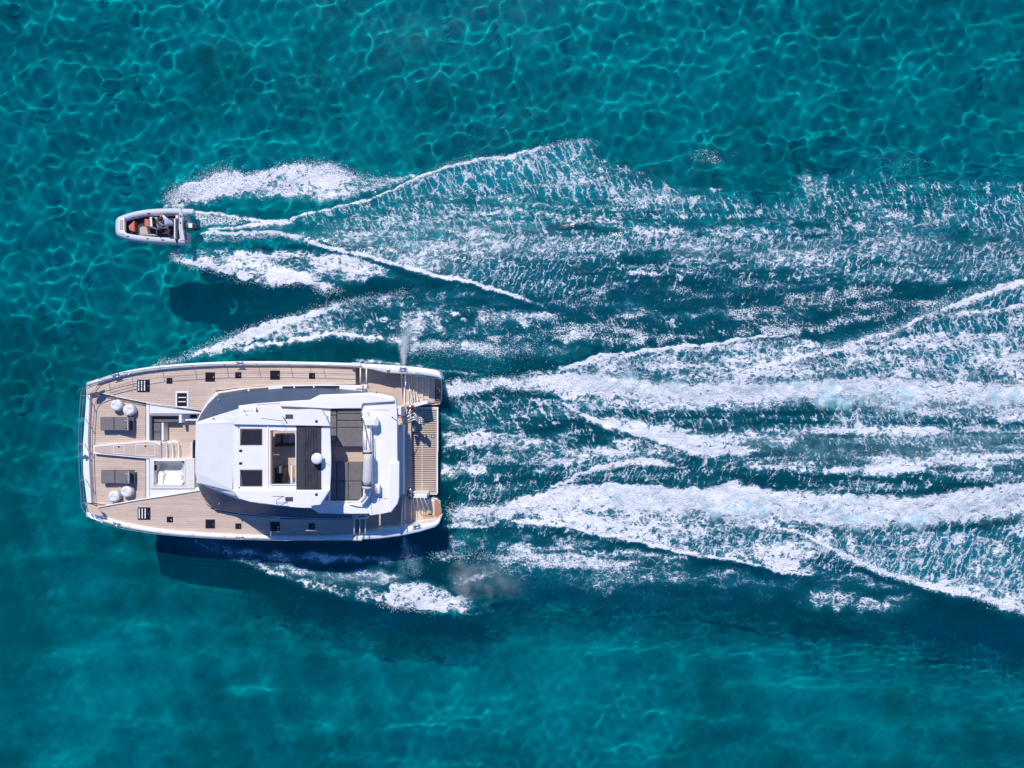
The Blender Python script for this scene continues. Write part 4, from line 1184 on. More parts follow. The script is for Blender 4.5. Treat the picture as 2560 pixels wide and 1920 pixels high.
mb = MB()
for a in ((583, 1062, 600, 1224.5), (656, 1062, 676, 1224.5), (600, 1062, 656, 1071.5), (600, 1113.5, 656, 1174), (600, 1216.5, 656, 1224.5), (676, 1062, 741, 1074), (676, 1213.5, 741, 1224.5)):
    mb.box(*a, ZP, ZP - .1)
mb.prism(ppts([(741, 1064), (824.5, 1064), (826, 1100), (827.5, 1150), (826.5, 1190), (824.5, 1224.5), (741, 1224.5)], ZP), ZP - .1)
mb.build('hardtop_panel', M['gel'], CAT)
for pts in ([(603, 1072.5), (655.5, 1074), (655, 1112.5), (599.5, 1113)], [(599, 1175), (656, 1175.5), (656, 1215.5), (605, 1215.5)]):
    mb = MB(); mb.prism(ppts(pts, ZP + .01), ZP - .03, .004); o = mb.build('skylight', M['brown'], CAT)
    cx_ = sum(p[0] for p in pts) / 4; cy_ = sum(p[1] for p in pts) / 4
    q = [(cx_ + (x - cx_) * .93, cy_ + (y - cy_) * .93) for x, y in pts]
    mb = MB(); mb.prism(ppts(q, ZP + .02), ZP, .004); mb.build('pane', M['glass'], o)
# frame rails of the sliding roof
for a in ((667, 1064, 671, 1222), (676, 1074.5, 741, 1077), (676, 1210.5, 741, 1213)):
    gelbox(*a, ZP + .05, ZP - .02, 'sliding_roof_rail', 'gel', .01)
for a in ((676.5, 1077, 678.5, 1210.5),):
    gelbox(*a, ZP + .02, ZP - .2, 'sliding_roof_rail', 'orange_wood', .005)
gelbox(738.5, 1077, 740.5, 1210.5, ZP + .03, ZP - .2, 'sliding_roof_rail', 'gel', .005)
# gathered canvas of the sliding roof
mb = MB(); bm = mb.bm
xs = np.linspace(741, 803, 64); rows = []
for j, yy in enumerate(np.linspace(1067, 1222, 40)):
    row = []
    for i, xx in enumerate(xs):
        t = (xx - 741) / 62
        fold = 0
        if t > .28 and t < .86:
            fold = .07 * abs(math.sin((t - .28) * 27 + .5 * math.sin(j * .11))) + .012 * math.sin(j * .5 + i)
        bend = 1.4 * math.sin(j * .08 + t * 5) * (1 if .3 < t < .85 else 0)
        row.append(bm.verts.new(W(xx + bend, yy, ZP + .03 + fold)))
    rows.append(row)
for a, b in zip(rows, rows[1:]):
    for i in range(len(a) - 1):
        f = bm.faces.new((a[i], a[i + 1], b[i + 1], b[i])); f.smooth = True
mb.build('sliding_roof_canvas', M['canvas'], CAT)
mb = MB(); mb.box(740.5, 1065.5, 804, 1066.8, ZP + .06, ZP); mb.box(740.5, 1222, 804, 1223.3, ZP + .06, ZP); mb.build('canvas_edge', M['canvas'], CAT)
# raked windscreen fairing in front, stepping down to the roof
mb = MB()
mb.strip([W(x, y, z) for x, y, z in ((489.5, 1060, 4.14), (489, 1100, 4.14), (488, 1140, 4.14), (489, 1180, 4.14), (494, 1206, 4.14))],
         [W(x, y, z) for x, y, z in ((583, 1062, ZP - .02), (583, 1100, ZP - .02), (583, 1140, ZP - .02), (583, 1180, ZP - .02), (581, 1223, ZP - .02))])
mb.strip([W(489.5, 1060, 4.14), W(520, 1047, 4.14), W(560, 1034, 4.14), W(600, 1022, 4.14), W(640, 1017, 4.14)], [W(583, 1062, ZP - .02), W(585, 1055, ZP + .05), W(588, 1046, ZH - .1), W(592, 1041, ZH - .2), W(640, 1032, ZH - .2)])
mb.strip([W(494, 1206, 4.14), W(530, 1222, 4.14), W(570, 1238, 4.14), W(600, 1249, 4.14)], [W(581, 1223, ZP - .02), W(583, 1228, ZP), W(590, 1240, ZH - .1), W(600, 1247, ZH - .2)])
mb.build('windscreen_fairing', M['gel'], CAT, smooth=False)


# small fittings on the hard top
for x, y, w_, h_ in ((601.5, 1127, 8, 6), (601.5, 1158.5, 8, 6), (791, 1053.5, 6.5, 6.5), (791, 1236.5, 6.5, 6.5)):
    z = ZH if y < 1062 or y > 1226 else ZP
    gelbox(x - w_ / 2, y - h_ / 2, x + w_ / 2, y + h_ / 2, z + .02, z - .02, 'spotlight', 'dark_mat', .005)
for x, y in ((723, 1041.5), (723, 1248)):
    mb = MB(); mb.box(x - 9.5, y - 5.5, x + 9.5, y + 5.5, ZH + .015, ZH - .01); g = mb.build('speaker_grille', M['dark_mat'], CAT)
    mb = MB()
    for i in range(9): mb.box(x - 9 + i * 2.1, y - 5.2, x - 8.2 + i * 2.1, y + 5.2, ZH + .022, ZH + .012)
    for j in range(5): mb.box(x - 9, y - 4.7 + j * 2.2, x + 9, y - 4.0 + j * 2.2, ZH + .026, ZH + .018)
    mb.build('grille_mesh', M['motor'], g)
for x, y in ((533, 1047), (533, 1218), (597, 1068), (598, 1219)):
    mb = MB(); mb.lathe(W(x, y, 4.9 if x < 560 else ZP), [(.04, -.1), (.04, .03), (.01, .04)], 10); mb.build('light', M['motor'], CAT)
# aerials and horn
def wire(pts, r=.012, name='aerial', mat='dark_mat'):
    mb = MB(); mb.tube([W(x, y, z) for x, y, z in pts], r, 6); mb.build(name, M[mat], CAT)


wire([(705, 1050, ZH + .02), (703, 1052, ZH + .4), (653, 1046, ZH + .7)])
wire([(708, 1042, ZH), (711, 1047, ZH + .3)], .03, 'horn', 'motor')
wire([(709, 1241, ZH), (709, 1241, ZH + .45), (686, 1241.5, ZH + .5), (681, 1240, ZH + .5)], .014)
wire([(709, 1241, ZH + .45), (692, 1250, ZH + .4), (690, 1258, ZH + .2), (696, 1262, ZH + .1)], .014)
wire([(611, 1024, ZH - .1), (613, 1031, ZH + .2), (609, 1028, ZH + .3), (611, 1024, ZH + .2)], .015, 'mooring_light', 'steel')
wire([(613, 1028, ZH), (628, 1025, ZH), (631, 1029, ZH)], .015, 'mooring_light', 'steel')
# radar
mb = MB(); mb.lathe(W(791, 1148, ZP), [(.10, 0), (.08, .28), (.08, .30)], 16); rp = mb.build('radar_stand', M['gel'], CAT)
mb = MB(); c = W(790, 1147.5, 6.55); mb.lathe((c.x, c.y, 6.27), [(.20, 0), (.28, .03), (.29, .12), (.27, .20), (.18, .235), (.02, .245)], 32); rd = mb.build('radar_dome', M['gel'], CAT)
wire([(808, 1146, ZP), (812, 1147, ZP + .1), (811, 1151, ZP + .05)], .014)
wire([(815, 1159, ZP + .01), (821, 1160, ZP + .01), (824, 1165, ZP + .01)], .008, 'cable')
# what shows through the open roof: helm seat, console, table on the flybridge
mb = MB(); mb.prism(ppts([(640, 1040), (820, 1040), (820, 1250), (640, 1250)], 4.16), 4.13); mb.build('flybridge_floor', M['caulk'], CAT)
planks(ppts([(642, 1042), (818, 1042), (818, 1248), (642, 1248)], 4.19), 4.19).build('flybridge_planking', M['teak'], CAT, kind='stuff')
gelbox(686, 1085, 700, 1110, 4.95, 4.2, 'helm_seat', 'fabric', .08); gelbox(706, 1085, 724, 1109, 4.95, 4.2, 'helm_seat', 'fabric', .08)
gelbox(686, 1112, 726, 1117, 5.0, 4.2, 'helm_console', 'dark_mat', .03)
gelbox(686, 1170, 708, 1208, 4.9, 4.2, 'helm_seat', 'dark_mat', .06); gelbox(692, 1166, 703, 1184, 5.2, 4.9, 'helm_seat', 'fabric', .05); gelbox(726, 1165, 731, 1208, 5.0, 4.2, 'galley_unit', 'gel', .03)
gelbox(733, 1167, 742, 1195, 5.0, 4.9, 'table', 'orange_wood', .02)

# rolled bimini cover on its frame
mb = MB(); mb.tube([W(919, 1132, 5.0), W(919.3, 1150, 5.02), W(919, 1175, 5.0), W(918, 1200, 5.02), W(918, 1213, 5.0)], [.225, .245, .25, .245, .22], 20); rb = mb.build('rolled_awning', M['cover'], CAT)
mb = MB(); mb.tube([W(918, 1214.5, 4.98), W(917, 1222, 4.98)], [.26, .25], 16); mb.build('rolled_awning', M['cover'], CAT)
mb = MB(); mb.tube([W(919, 1126, 5.0), W(919, 1131, 5.0)], .24, 16); mb.build('rolled_awning', M['cover'], CAT)
for y in (1132, 1213.5):
    mb = MB(); mb.tube([W(918.5, y - .6, 5.0), W(918.5, y + .6, 5.0)], .262, 20); mb.build('strap', M['dark_mat'], CAT)
for x in (908, 914, 923.5, 928):
    wire([(x, 1078, 4.66), (x, 1126, 4.8)], .035 if x in (914, 923.5) else .02, 'awning_frame', 'gel')
wire([(902, 1026, 4.7), (908, 1050, 4.8), (917, 1088, 4.8), (926, 1126, 4.8)], .02, 'awning_frame', 'steel')
wire([(917, 1225, 4.8), (912, 1240, 4.75), (902, 1254, 4.7), (885, 1256, 4.6), (870, 1256, 4.4)], .03, 'awning_frame', 'gel')

# ---- aft deck: bench along the transom, cabinets, doors
gelbox(994, 1062, 1008, 1238, 2.0, 1.2, 'transom_bench', 'gel', .05)
gelbox(1001, 1058, 1004.5, 1078, 2.04, 1.99, 'bench_trim', 'white_fab', .01)
gelbox(993, 1017, 1003, 1041, 2.6, 1.2, 'wet_bar', 'gel', .04)
gelbox(993.6, 1021, 995.2, 1037, 2.62, 2.59, 'wet_bar_slot', 'dark_mat', .003)
# open cabinets at the foot of the side-deck steps
for x0, y0, x1, y1, zt in ((889, 963, 917, 972, 2.5), (889, 1283, 915, 1290, 2.5)):
    gelbox(x0, y0, x1, y1, zt, 1.9, 'side_step', 'gel', .02)

# ---- stern steps, both sides
def stern_steps(yo0, yo1, yi0, yi1, side):
    n = 5
    for k in range(n):
        x0 = 1013 + k * 14.5; x1 = x0 + 15.5
        zt = 1.18 - .14 * k
        f0 = (x0 - 1013) / 85; f1 = (x1 - 1013) / 85
        q = [(x0, yo0 + (yo1 - yo0) * f0), (x1, yo0 + (yo1 - yo0) * f1), (x1, yi0 + (yi1 - yi0) * f1), (x0, yi0 + (yi1 - yi0) * f0)]
        mb = MB(); mb.prism(ppts(q, zt), .1, .02); s = mb.build('stern_step', M['gel'], CAT)
        q2 = [(q[0][0] + 1.5, q[0][1] + side * 2), (q[1][0] - 1.2, q[1][1] + side * 2), (q[2][0] - 1.2, q[2][1] - side * 2), (q[3][0] + 1.5, q[3][1] - side * 2)]
        planks(ppts(q2, zt + .015), zt + .015, th=.01, axis=1, lmin=4, lmax=8).build('tread', M['teak'], s)


stern_steps(936, 946, 1008, 1006, 1)
stern_steps(1316, 1304, 1250, 1250, -1)
for poly in ([(1083, 944), (1102, 947), (1104, 965), (1103, 1000), (1099, 1011), (1078, 1013)], [(1080, 1244), (1092, 1246), (1100, 1256), (1103, 1280), (1101, 1302), (1080, 1306)]):
    mb = MB(); mb.prism(ppts(poly, .50), -.3, .02); mb.build('swim_step', M['gel'], CAT)
    cx_ = sum(p[0] for p in poly) / 6; cy_ = sum(p[1] for p in poly) / 6
    q = [(cx_ + (x - cx_) * .93, cy_ + (y - cy_) * .95) for x, y in poly]
    planks(ppts(q, .53), .53, th=.02).build('swim_step_planking', M['teak_raw'], CAT, kind='stuff')
# inner transom walls and lockers beside the platform
mb = MB(); mb.prism(ppts([(1013, 1008), (1022, 1009), (1068, 1003), (1070, 1009), (1036, 1018), (1027, 1014), (1013, 1014)], 2.05), .3, .03); mb.build('transom_wall', M['gel'], CAT)
gelbox(1027, 1235.5, 1067, 1245.5, 2.0, .3, 'transom_wall', 'gel', .03)
for y0, y1 in ((936, 1011), (1246, 1320)):
    gelbox(1010, y0, 1013, y1, 1.31, .9, 'deck_edge', 'gel', .01)
wire([(1014, 938, 2.9), (1014, 1009, 2.9)], .028, 'gate_bar', 'steel'); wire([(1024, 962, 2.7), (1024, 1009, 2.7)], .02, 'gate_bar', 'steel')
wire([(1014, 938, 2.3), (1014, 938, 2.9)], .02, 'stanchion', 'steel'); wire([(1014, 1009, 2.0), (1014, 1009, 2.9)], .02, 'stanchion', 'steel')
wire([(1017, 932, 2.6), (1052, 933.5, 2.6)], .014, 'grab_rail', 'steel'); wire([(953, 1328, 2.6), (1013, 1303, 2.6)], .018, 'grab_rail', 'steel')
wire([(1013, 1300, 2.6), (1014, 1322, 2.6)], .03, 'gate_bar', 'steel')
# folded swim ladder on the port step
for dy in (0, 9):
    wire([(1088, 968 + dy * 3.4, .75), (1098, 972 + dy * 3.2, .85), (1099, 980 + dy * 2.4, .85)], .025, 'swim_ladder', 'steel')
for dy in range(4):
    wire([(1087, 970 + dy * 8.5, .7), (1100, 971 + dy * 8.5, .72)], .03, 'swim_ladder', 'dark_mat')
# boat hooks and poles stowed on the port steps
for (xa, ya, xb, yb), m_, r_ in (((1029, 976, 1031, 1008), 'gel2', .022), ((1034, 975, 1038, 1007), 'gel2', .03), ((1042, 988, 1045, 1010), 'cover', .06), ((1036, 978, 1032, 1009), 'gel2', .018), ((1057, 988, 1049, 1008), 'gel2', .022), ((1075, 996, 1069, 1006), 'gel2', .02)):
    wire([(xa, ya, 1.25), (xb, yb, 1.5)], r_, 'boat_hook', m_)
# ropes on the starboard steps
for xa, xb in ((1033, 1038), (1042, 1051), (1051, 1063), (1060, 1076)):
    wire([(xa, 1246, 2.0), ((xa + xb) / 2 - 1, 1262, 1.45), (xb, 1284, 1.1)], .02, 'rope', 'gel2')

# ---- swim platform
mb = MB()
for a in ((1028, 1018, 1096, 1021.5), (1026, 1233, 1093, 1236.5), (1091.5, 1021.5, 1095.5, 1128), (1090.5, 1128, 1094.5, 1233), (1026.5, 1021.5, 1030, 1233), (1053.5, 1021.5, 1056, 1233)):
    mb.box(*a, 0.7, .52)
sp = mb.build('swim_platform', M['gel'], CAT)
slat_me = None
n = 46
for k in range(n):
    y = 1023.6 + k * (1231.5 - 1023.6) / (n - 1)
    x1 = 1091.3 - (1.0 if y > 1128 else 0)
    if slat_me is None:
        mb = MB(); c = W(0, y, 0.72)
        L_ = (W(x1, y, 0.72) - W(1030.2, y, 0.72)).x
        mb.wbox((0, 0, 0), (L_, .066, .03)); ob = mb.build('slat', M['teak'], sp); slat_me = ob.data
        ob.matrix_parent_inverse = Matrix.Identity(4)
    else:
        ob = bpy.data.objects.new('slat', slat_me); link(ob, sp)
    m0, m1 = W(1030.2, y, 0.72), W(x1, y, 0.72)
    ob.location = (m0 + m1) / 2
for x in (1063, 1083):
    gelbox(x - 5, 1087.5, x + 4.5, 1094.5, 0.745, 0.7, 'platform_hatch', 'dark_mat', .004)
    gelbox(x - 3.6, 1088.7, x + 3.1, 1093.3, 0.752, 0.74, 'platform_hatch', 'teak', .003)
gelbox(1031.5, 1064, 1036.5, 1078, 1.0, 0.7, 'platform_chock', 'white_fab', .02)
# capstans and rope gear at the inner corners
def winch(x, y, z):
    mb = MB(); mb.lathe(W(x, y, z), [(.16, -.2), (.16, 0), (.11, .04), (.10, .14), (.14, .18), (.05, .20)], 20); w_ = mb.build('winch', M['dark_mat'], CAT)
    mb = MB(); mb.lathe(W(x, y, z + .2), [(.13, 0), (.10, .02), (.02, .03)], 18); mb.build('winch_cap', M['steel'], w_)


winch(1024, 1019, 2.1); winch(1025, 1030, 2.1); winch(1024.5, 1235.5, 2.1); winch(1026, 1227.5, 2.15)

# ================================================================== things aboard
def copy_tree(o, parent=None):
    c = o.copy(); COL.objects.link(c)
    if parent is not None:
        mpi = o.matrix_parent_inverse.copy(); c.parent = parent; c.matrix_parent_inverse = mpi
    for ch in [x for x in bpy.data.objects if x.parent == o and x is not c]:
        copy_tree(ch, c)
    return c


# sunbeds
def sunbed(cx, cy_, label):
    c = W(cx, cy_, ZD)
    e = empty('sunbed', c)
    tag(e, label, 'sunbed', 'sunbeds on the foredeck')
    hw, hd = .93, .39
    mb = MB()
    for sx in (-.8, .75):
        for sy in (-.32, .32): mb.wbox(c + Vector((sx, sy, .10)), (.07, .07, .2))
    mb.wbox(c + Vector((0, 0, .22)), (1.84, .74, .05)); mb.build('frame', M['motor'], e)
    mb = MB(); mb.wbox(c + Vector((-.52, 0, .31)), (.80, .78, .13), None, .035); mb.build('mattress', M['fabric2'], e)
    rot = Matrix.Rotation(math.radians(-17), 3, 'Y')
    mb = MB(); mb.wbox(c + Vector((.37, 0, .43)), (1.0, .78, .12), rot, .035); b = mb.build('backrest', M['fabric2'], e)
    mb = MB(); mb.wbox(c + Vector((.80, 0, .57)), (.05, .70, .135), rot, .015); mb.build('piping', M['cover'], b)
    mb = MB(); mb.wbox(c + Vector((.70, -.24, .605)), (.10, .07, .01), rot, .003); mb.build('pocket', M['dark_mat'], b)
    mb = MB(); mb.wbox(c + Vector((.66, .20, .592)), (.16, .03, .006), rot); mb.build('tag', M['cover'], b)
    mb = MB()
    mb.tube([c + Vector((.78, .3, .24)), c + Vector((.72, .3, .5))], .014, 6); mb.tube([c + Vector((.78, -.3, .24)), c + Vector((.72, -.3, .5))], .014, 6)
    mb.build('strut', M['steel'], e)
    return e


sunbed(300, 1058.5, 'grey fabric sunbed on the port foredeck beside the sunken lounge')
sunbed(302, 1189.5, 'grey fabric sunbed on the starboard foredeck beside the white plunge tub')


def pouf():
    c = W(299, 1013, ZD)
    e = empty('pouf', c)
    tag(e, group='round white poufs on the foredeck')
    mb = MB(); bm = mb.bm
    prof = [(.25, 0.0), (.31, .04), (.335, .16), (.33, .28), (.30, .36), (.25, .40), (.17, .405), (.09, .39), (.02, .385)]
    rings = []
    for r_, z in prof:
        ring = []
        for k in range(36):
            a = 2 * math.pi * k / 36
            w_ = 1 + .025 * math.sin(5 * a + z * 9) + .012 * math.sin(11 * a + 2)
            ring.append(bm.verts.new((c.x + r_ * w_ * math.cos(a), c.y + r_ * w_ * math.sin(a), c.z + z + (.012 * math.sin(3 * a + 1) if r_ < .3 else 0))))
        rings.append(ring)
    for a_, b_ in zip(rings, rings[1:]):
        for k in range(36):
            f = bm.faces.new((a_[k], a_[(k + 1) % 36], b_[(k + 1) % 36], b_[k])); f.smooth = True
    bm.faces.new(rings[0][::-1]); bm.faces.new(rings[-1])
    mb.build('cushion', M['white_fab'], e)
    mb = MB()
    mb.tube([c + Vector((.318 * math.cos(t), .318 * math.sin(t), .33)) for t in np.linspace(0, 2 * math.pi, 37)], .010, 6, cap=False); mb.build('piping', M['cover'], e)
    mb = MB(); mb.tube([c + Vector((-.08, .30, .36)), c + Vector((0, .315, .395)), c + Vector((.08, .30, .36))], .012, 6); mb.build('handle', M['cover'], e)
    return e


pf = pouf()
for i, (x, y, rz, lab) in enumerate(((299, 1013, 0, 'white round pouf nearer the port bow, touching its twin by the sunbed'), (330, 1024.5, 1.1, 'white round pouf between the port sunbed and the sunken lounge'),
                          (293, 1239, 2.3, 'white round pouf nearer the starboard bow, next to the deck edge'), (324.5, 1227, 4.0, 'white round pouf in the corner of the starboard sunbed shadow'))):
    o = pf if i == 0 else copy_tree(pf)
    o.location = W(x, y, ZD); o['label'] = lab; o['category'] = 'pouf'; o.rotation_euler.z = rz

# white canisters on the flybridge deck
def canister(x0, y0, x1, y1, zt, label, rolls):
    c = W((x0 + x1) / 2, (y0 + y1) / 2, ZR)
    e = empty('canister', c); tag(e, label, 'canister')
    s = (CAM_H - zt) / FPX
    w_, d_ = (x1 - x0) * s, (y1 - y0) * s
    for k in range(rolls):
        mb = MB()
        if rolls == 2:
            xo = (k - .5) * w_ * .5
            mb.tube([c + Vector((xo, -d_ * .5, .32)), c + Vector((xo, -d_ * .42, .32)), c + Vector((xo, d_ * .42, .32)), c + Vector((xo, d_ * .5, .32))], [w_ * .18, w_ * .26, w_ * .26, w_ * .18], 16)
        else:
            mb.wbox(c + Vector((0, 0, (zt - ZR) / 2 + .05)), (w_, d_, zt - ZR - .08), None, .09)
        b = mb.build('shell', M['gel'], e)
    mb = MB()
    for sx in (-.3, .3): mb.wbox(c + Vector((sx * w_, 0, .05)), (.05, d_ * .9, .1))
    mb.build('cradle', M['steel'], e)
    if rolls == 1:
        mb = MB(); mb.wbox(c + Vector((w_ * .22, 0, (zt - ZR) + .012)), (.012, d_ * .96, .012)); mb.build('seam', M['cover'], e)
        for sx in (-.22, .12):
            mb = MB(); mb.lathe(c + Vector((sx * w_, -.32 * d_, zt - ZR + .008)), [(.03, 0), (.03, .02)], 10); mb.build('latch', M['motor'], e)
    else:
        mb = MB(); mb.wbox(c + Vector((0, 0, .60)), (.03, d_ * .8, .02)); mb.build('strap', M['red'], e)


canister(917, 1042, 950, 1066, 4.78, 'white boxy life raft canister above the grey seats, port side of the flybridge', 1)
canister(936, 1207, 954, 1232, 4.70, 'white double roll canister with red strap beside the rolled awning', 2)

# flag on its staff
fe = empty('flag', W(993, 1046, 3.4)); tag(fe, 'blue and white striped flag waving from a staff over the swim platform', 'flag')
mb = MB(); mb.tube([W(981, 1042, 4.16), W(1003, 1044.5, 3.4), W(1019, 1052, 2.75)], .022, 8); mb.build('staff', M['steel'], fe)
mb = MB(); mb.tube([W(979, 1042, 4.15), W(993, 1052, 4.2)], .012, 6); mb.build('staff_stay', M['dark_mat'], fe)
mb = MB(); bm = mb.bm
mid = curve([(1018, 1047.5), (1026, 1043), (1034, 1040), (1041, 1044), (1047, 1050), (1053, 1051), (1060, 1054)], 37)
wid = curve([(4, 11), (7, 13), (6, 12.5), (4, 12), (2, 11.5), (2.0, 10), (3.0, 8.2)], 37)
rows = []
for i, (p, w_) in enumerate(zip(mid, wid)):
    row = []
    for j in range(10):
        f = (j / 9 - .5) * 2
        z = 2.35 + .14 * math.sin(i * .45 + f * .8) + .05 * math.sin(i * .9 - f * 2)
        row.append(bm.verts.new(W(p.x + w_.x * f * .55, p.y + w_.y * f, z)))
    rows.append(row)
for i in range(36):
    for j in range(9):
        f = bm.faces.new((rows[i][j], rows[i + 1][j], rows[i + 1][j + 1], rows[i][j + 1])); f.smooth = True
        mi = 0 if j % 2 == 0 else 1
        if i < 13 and j < 5:
            mi = 1 if (j == 2 or 5 <= i <= 7) else 0
        f.material_index = mi
fl = mb.build('cloth', [M['flagblue'], M['flagwhite']], fe)
md = fl.modifiers.new('thick', 'SOLIDIFY'); md.thickness = .004

# red gear bag by the port winches
ge = empty('gear_bag', W(1032, 1022, 1.9)); tag(ge, 'red nylon gear bag wedged beside the port winches at the transom', 'gear bag')
mb = MB(); mb.wbox(W(1032, 1021, 2.1), (.26, .42, .30), Matrix.Rotation(.5, 3, 'Z'), .08); mb.build('bag', M['red'], ge)
mb = MB(); mb.tube([W(1029, 1015, 2.1), W(1033, 1019, 2.33), W(1036, 1027, 2.2)], .025, 6); mb.tube([W(1036, 1016, 2.1), W(1031, 1021, 2.32), W(1028, 1029, 2.2)], .02, 6); mb.build('strap', M['dark_mat'], ge)
mb = MB(); mb.wbox(W(1036.5, 1024, 2.1), (.10, .16, .2), None, .03); mb.build('pocket', M['dark_mat'], ge)

# tan folding chair on the starboard steps
ce = empty('deck_chair', W(1070, 1297, 1.0)); tag(ce, 'tan folded deck chair lying on the starboard stern steps', 'deck chair')
M['tan'] = simple('tan_canvas', (.47, .34, .22), .8, .08, 9, .2, bump=.004, bscale=50)
mb = MB(); mb.prism([W(1057, 1287.5, 0.9), W(1084, 1290.5, 0.88), W(1083, 1307, 0.88), W(1053, 1303, 0.9)], 0.74, .03); mb.build('seat', M['tan'], ce)
mb = MB(); mb.prism([W(1085, 1290, 0.9), W(1090, 1292, 0.9), W(1089, 1307, 0.9), W(1084.5, 1307.5, 0.9)], 0.74, .02); mb.build('frame', M['teak'], ce)
mb = MB(); mb.tube([W(1056, 1288, 0.94), W(1084, 1289.5, 0.92), W(1091, 1292, 0.9), W(1094, 1298, 0.88), W(1090, 1307, 0.88), W(1053, 1304, 0.92), W(1050, 1301, 0.9)], .022, 6); mb.tube([W(1084, 1290, 0.95), W(1083.5, 1308, 0.92)], .02, 6); mb.build('frame_tube', M['orange_wood'], ce)
mb = MB(); mb.prism([W(1066, 1270, 0.9), W(1072, 1270, 0.9), W(1079, 1281, 0.86), (W(1068, 1286, 0.9))], 0.8, .01); mb.build('backrest', M['tan'], ce)

# ================================================================== the inflatable boat
RIB = empty('inflatable_boat', W(390, 566, 0)); tag(RIB, 'small grey inflatable boat with coral cushions speeding beside the catamaran', 'inflatable boat')
TZ = .52
path = [(487, 533, TZ), (470, 532.5, TZ), (430, 531, TZ), (380, 533, TZ + .02), (345, 538, TZ + .06), (320, 544.5, TZ + .1), (305, 550, TZ + .13), (299, 554, TZ + .14), (298, 566, TZ + .14), (299, 579, TZ + .14), (305, 585, TZ + .13), (322, 591, TZ + .1), (346, 595, TZ + .06), (380, 598.5, TZ + .02), (430, 601.5, TZ), (466, 603, TZ), (473, 603, TZ)]
path = [(x, (y - 1.0 if y < 560 else (y + 1.0 if y > 572 else y)), z) for x, y, z in path]
cp = curve(path, 96)
mb = MB()
pts = [W(p.x, p.y, p.z) for p in cp]
rs = [.185] * 96
for k, v_ in ((0, .05), (1, .15), (2, .18), (95, .05), (94, .15), (93, .18)): rs[k] = v_
mb.tube(pts, rs, 20); mb.build('tube', M['tube'], RIB, smooth=True)
mb = MB()
op = []
for k in range(2, 94):
    d = (pts[k + 1] - pts[k - 1]); n_ = Vector((d.y, -d.x, 0)).normalized()
    op.append(pts[k] + n_ * -.195 + Vector((0, 0, -.01)))
cxy = W(390, 567, 0)
if (op[40] - cxy).length < (pts[42] - cxy).length:
    op = [pts[k + 2] * 2 - op[k] + Vector((0, 0, -.02)) for k in range(len(op))]
mb.tube(op, .028, 6); mb.build('rub_strake', M['cover'], RIB, smooth=True)
for k in (8, 85):
    d = (pts[k + 1] - pts[k - 1]).normalized(); u = d.cross(Vector((0, 0, 1))).normalized()
    ring = [pts[k] + (u * math.cos(t) + Vector((0, 0, 1)) * math.sin(t)) * .2 + d * (.10 * math.cos(t)) for t in np.linspace(0, 2 * math.pi, 25)]
    mb = MB(); mb.tube(ring, .016, 5, cap=False); mb.build('tube_band', M['motor'], RIB)
# hull and floor
mb = MB(); bm = mb.bm
secs = []
for x, hw, zk in ((303, .5, .25), (320, .75, .05), (350, .9, -.12), (400, .98, -.22), (455, 1.0, -.22)):
    c = W(x, 567.5, .3)
    secs.append([bm.verts.new((c.x, c.y + hw, .38)), bm.verts.new((c.x, c.y + hw * .8, .1)), bm.verts.new((c.x, c.y, zk)), bm.verts.new((c.x, c.y - hw * .8, .1)), bm.verts.new((c.x, c.y - hw, .38))])
for a, b in zip(secs, secs[1:]):
    for k in range(4): bm.faces.new((a[k], a[k + 1], b[k + 1], b[k]))
bm.faces.new(secs[0]); bm.faces.new(secs[-1][::-1])
mb.build('hull', M['gel2'], RIB)
mb = MB(); mb.prism(ppts([(308, 553), (330, 545), (360, 541), (455, 539), (455, 596), (400, 594), (345, 588), (310, 580)], .32), .2); mb.build('floor', M['navy'], RIB)


def ribbox(x0, y0, x1, y1, zt, zb, name, mat, bevel=.03):
    return gelbox(x0, y0, x1, y1, zt, zb, name, mat, bevel, RIB)


mb = MB(); mb.prism(ppts([(295.5, 549), (302, 544.5), (311, 544), (311, 586), (302, 584), (296, 578)], .86), .68, .03); mb.build('bow_step', M['gel'], RIB)
mb = MB(); mb.box(299, 549.5, 307, 573.5, .885, .86, .005); mb.build('step_pad', M['beige'], RIB)
mb = MB(); mb.prism(ppts([(302, 577), (309, 577), (317, 585), (321, 589), (316, 590), (305, 583)], .88), .7, .02); mb.build('bow_step', M['gel'], RIB)
mb = MB(); mb.prism(ppts([(321, 565), (334, 552), (336, 553), (336, 579), (323, 575)], .62), .32, .03); mb.build('bow_cushion', M['orange'], RIB)
ribbox(361, 547.5, 372.5, 566, .92, .3, 'seat_cushion', 'orange', .035)
mb = MB(); mb.prism(ppts([(349, 569), (355, 566), (366, 566.5), (371, 585), (349, 585)], .52), .3, .02); mb.build('locker', M['beige'], RIB)
mb = MB(); mb.prism(ppts([(371, 585.5), (380, 585), (386, 586), (392, 589), (345, 588), (349, 585.5)], .5), .3, .02); mb.build('side_pad', M['beige'], RIB)
mb = MB(); mb.prism(ppts([(373, 543), (381, 541), (383, 566), (374, 567)], 1.12), .3, .05); con = mb.build('console', M['gel'], RIB)
mb = MB(); mb.prism(ppts([(383.5, 544), (393, 543), (393, 564), (384, 565)], 1.02), .3, .04); mb.build('console', M['gel'], RIB)
mb = MB(); mb.prism(ppts([(379, 543), (381.5, 542), (384.5, 566), (381, 566)], 1.34), 1.0, .01); mb.build('windshield', M['glass'], con)
mb = MB(); mb.prism(ppts([(385.5, 546), (391, 546), (391, 562), (386, 562)], 1.05), 1.0, .01); mb.build('dashboard', M['motor'], con)
mb = MB()
sc_ = W(394, 553, 1.08)
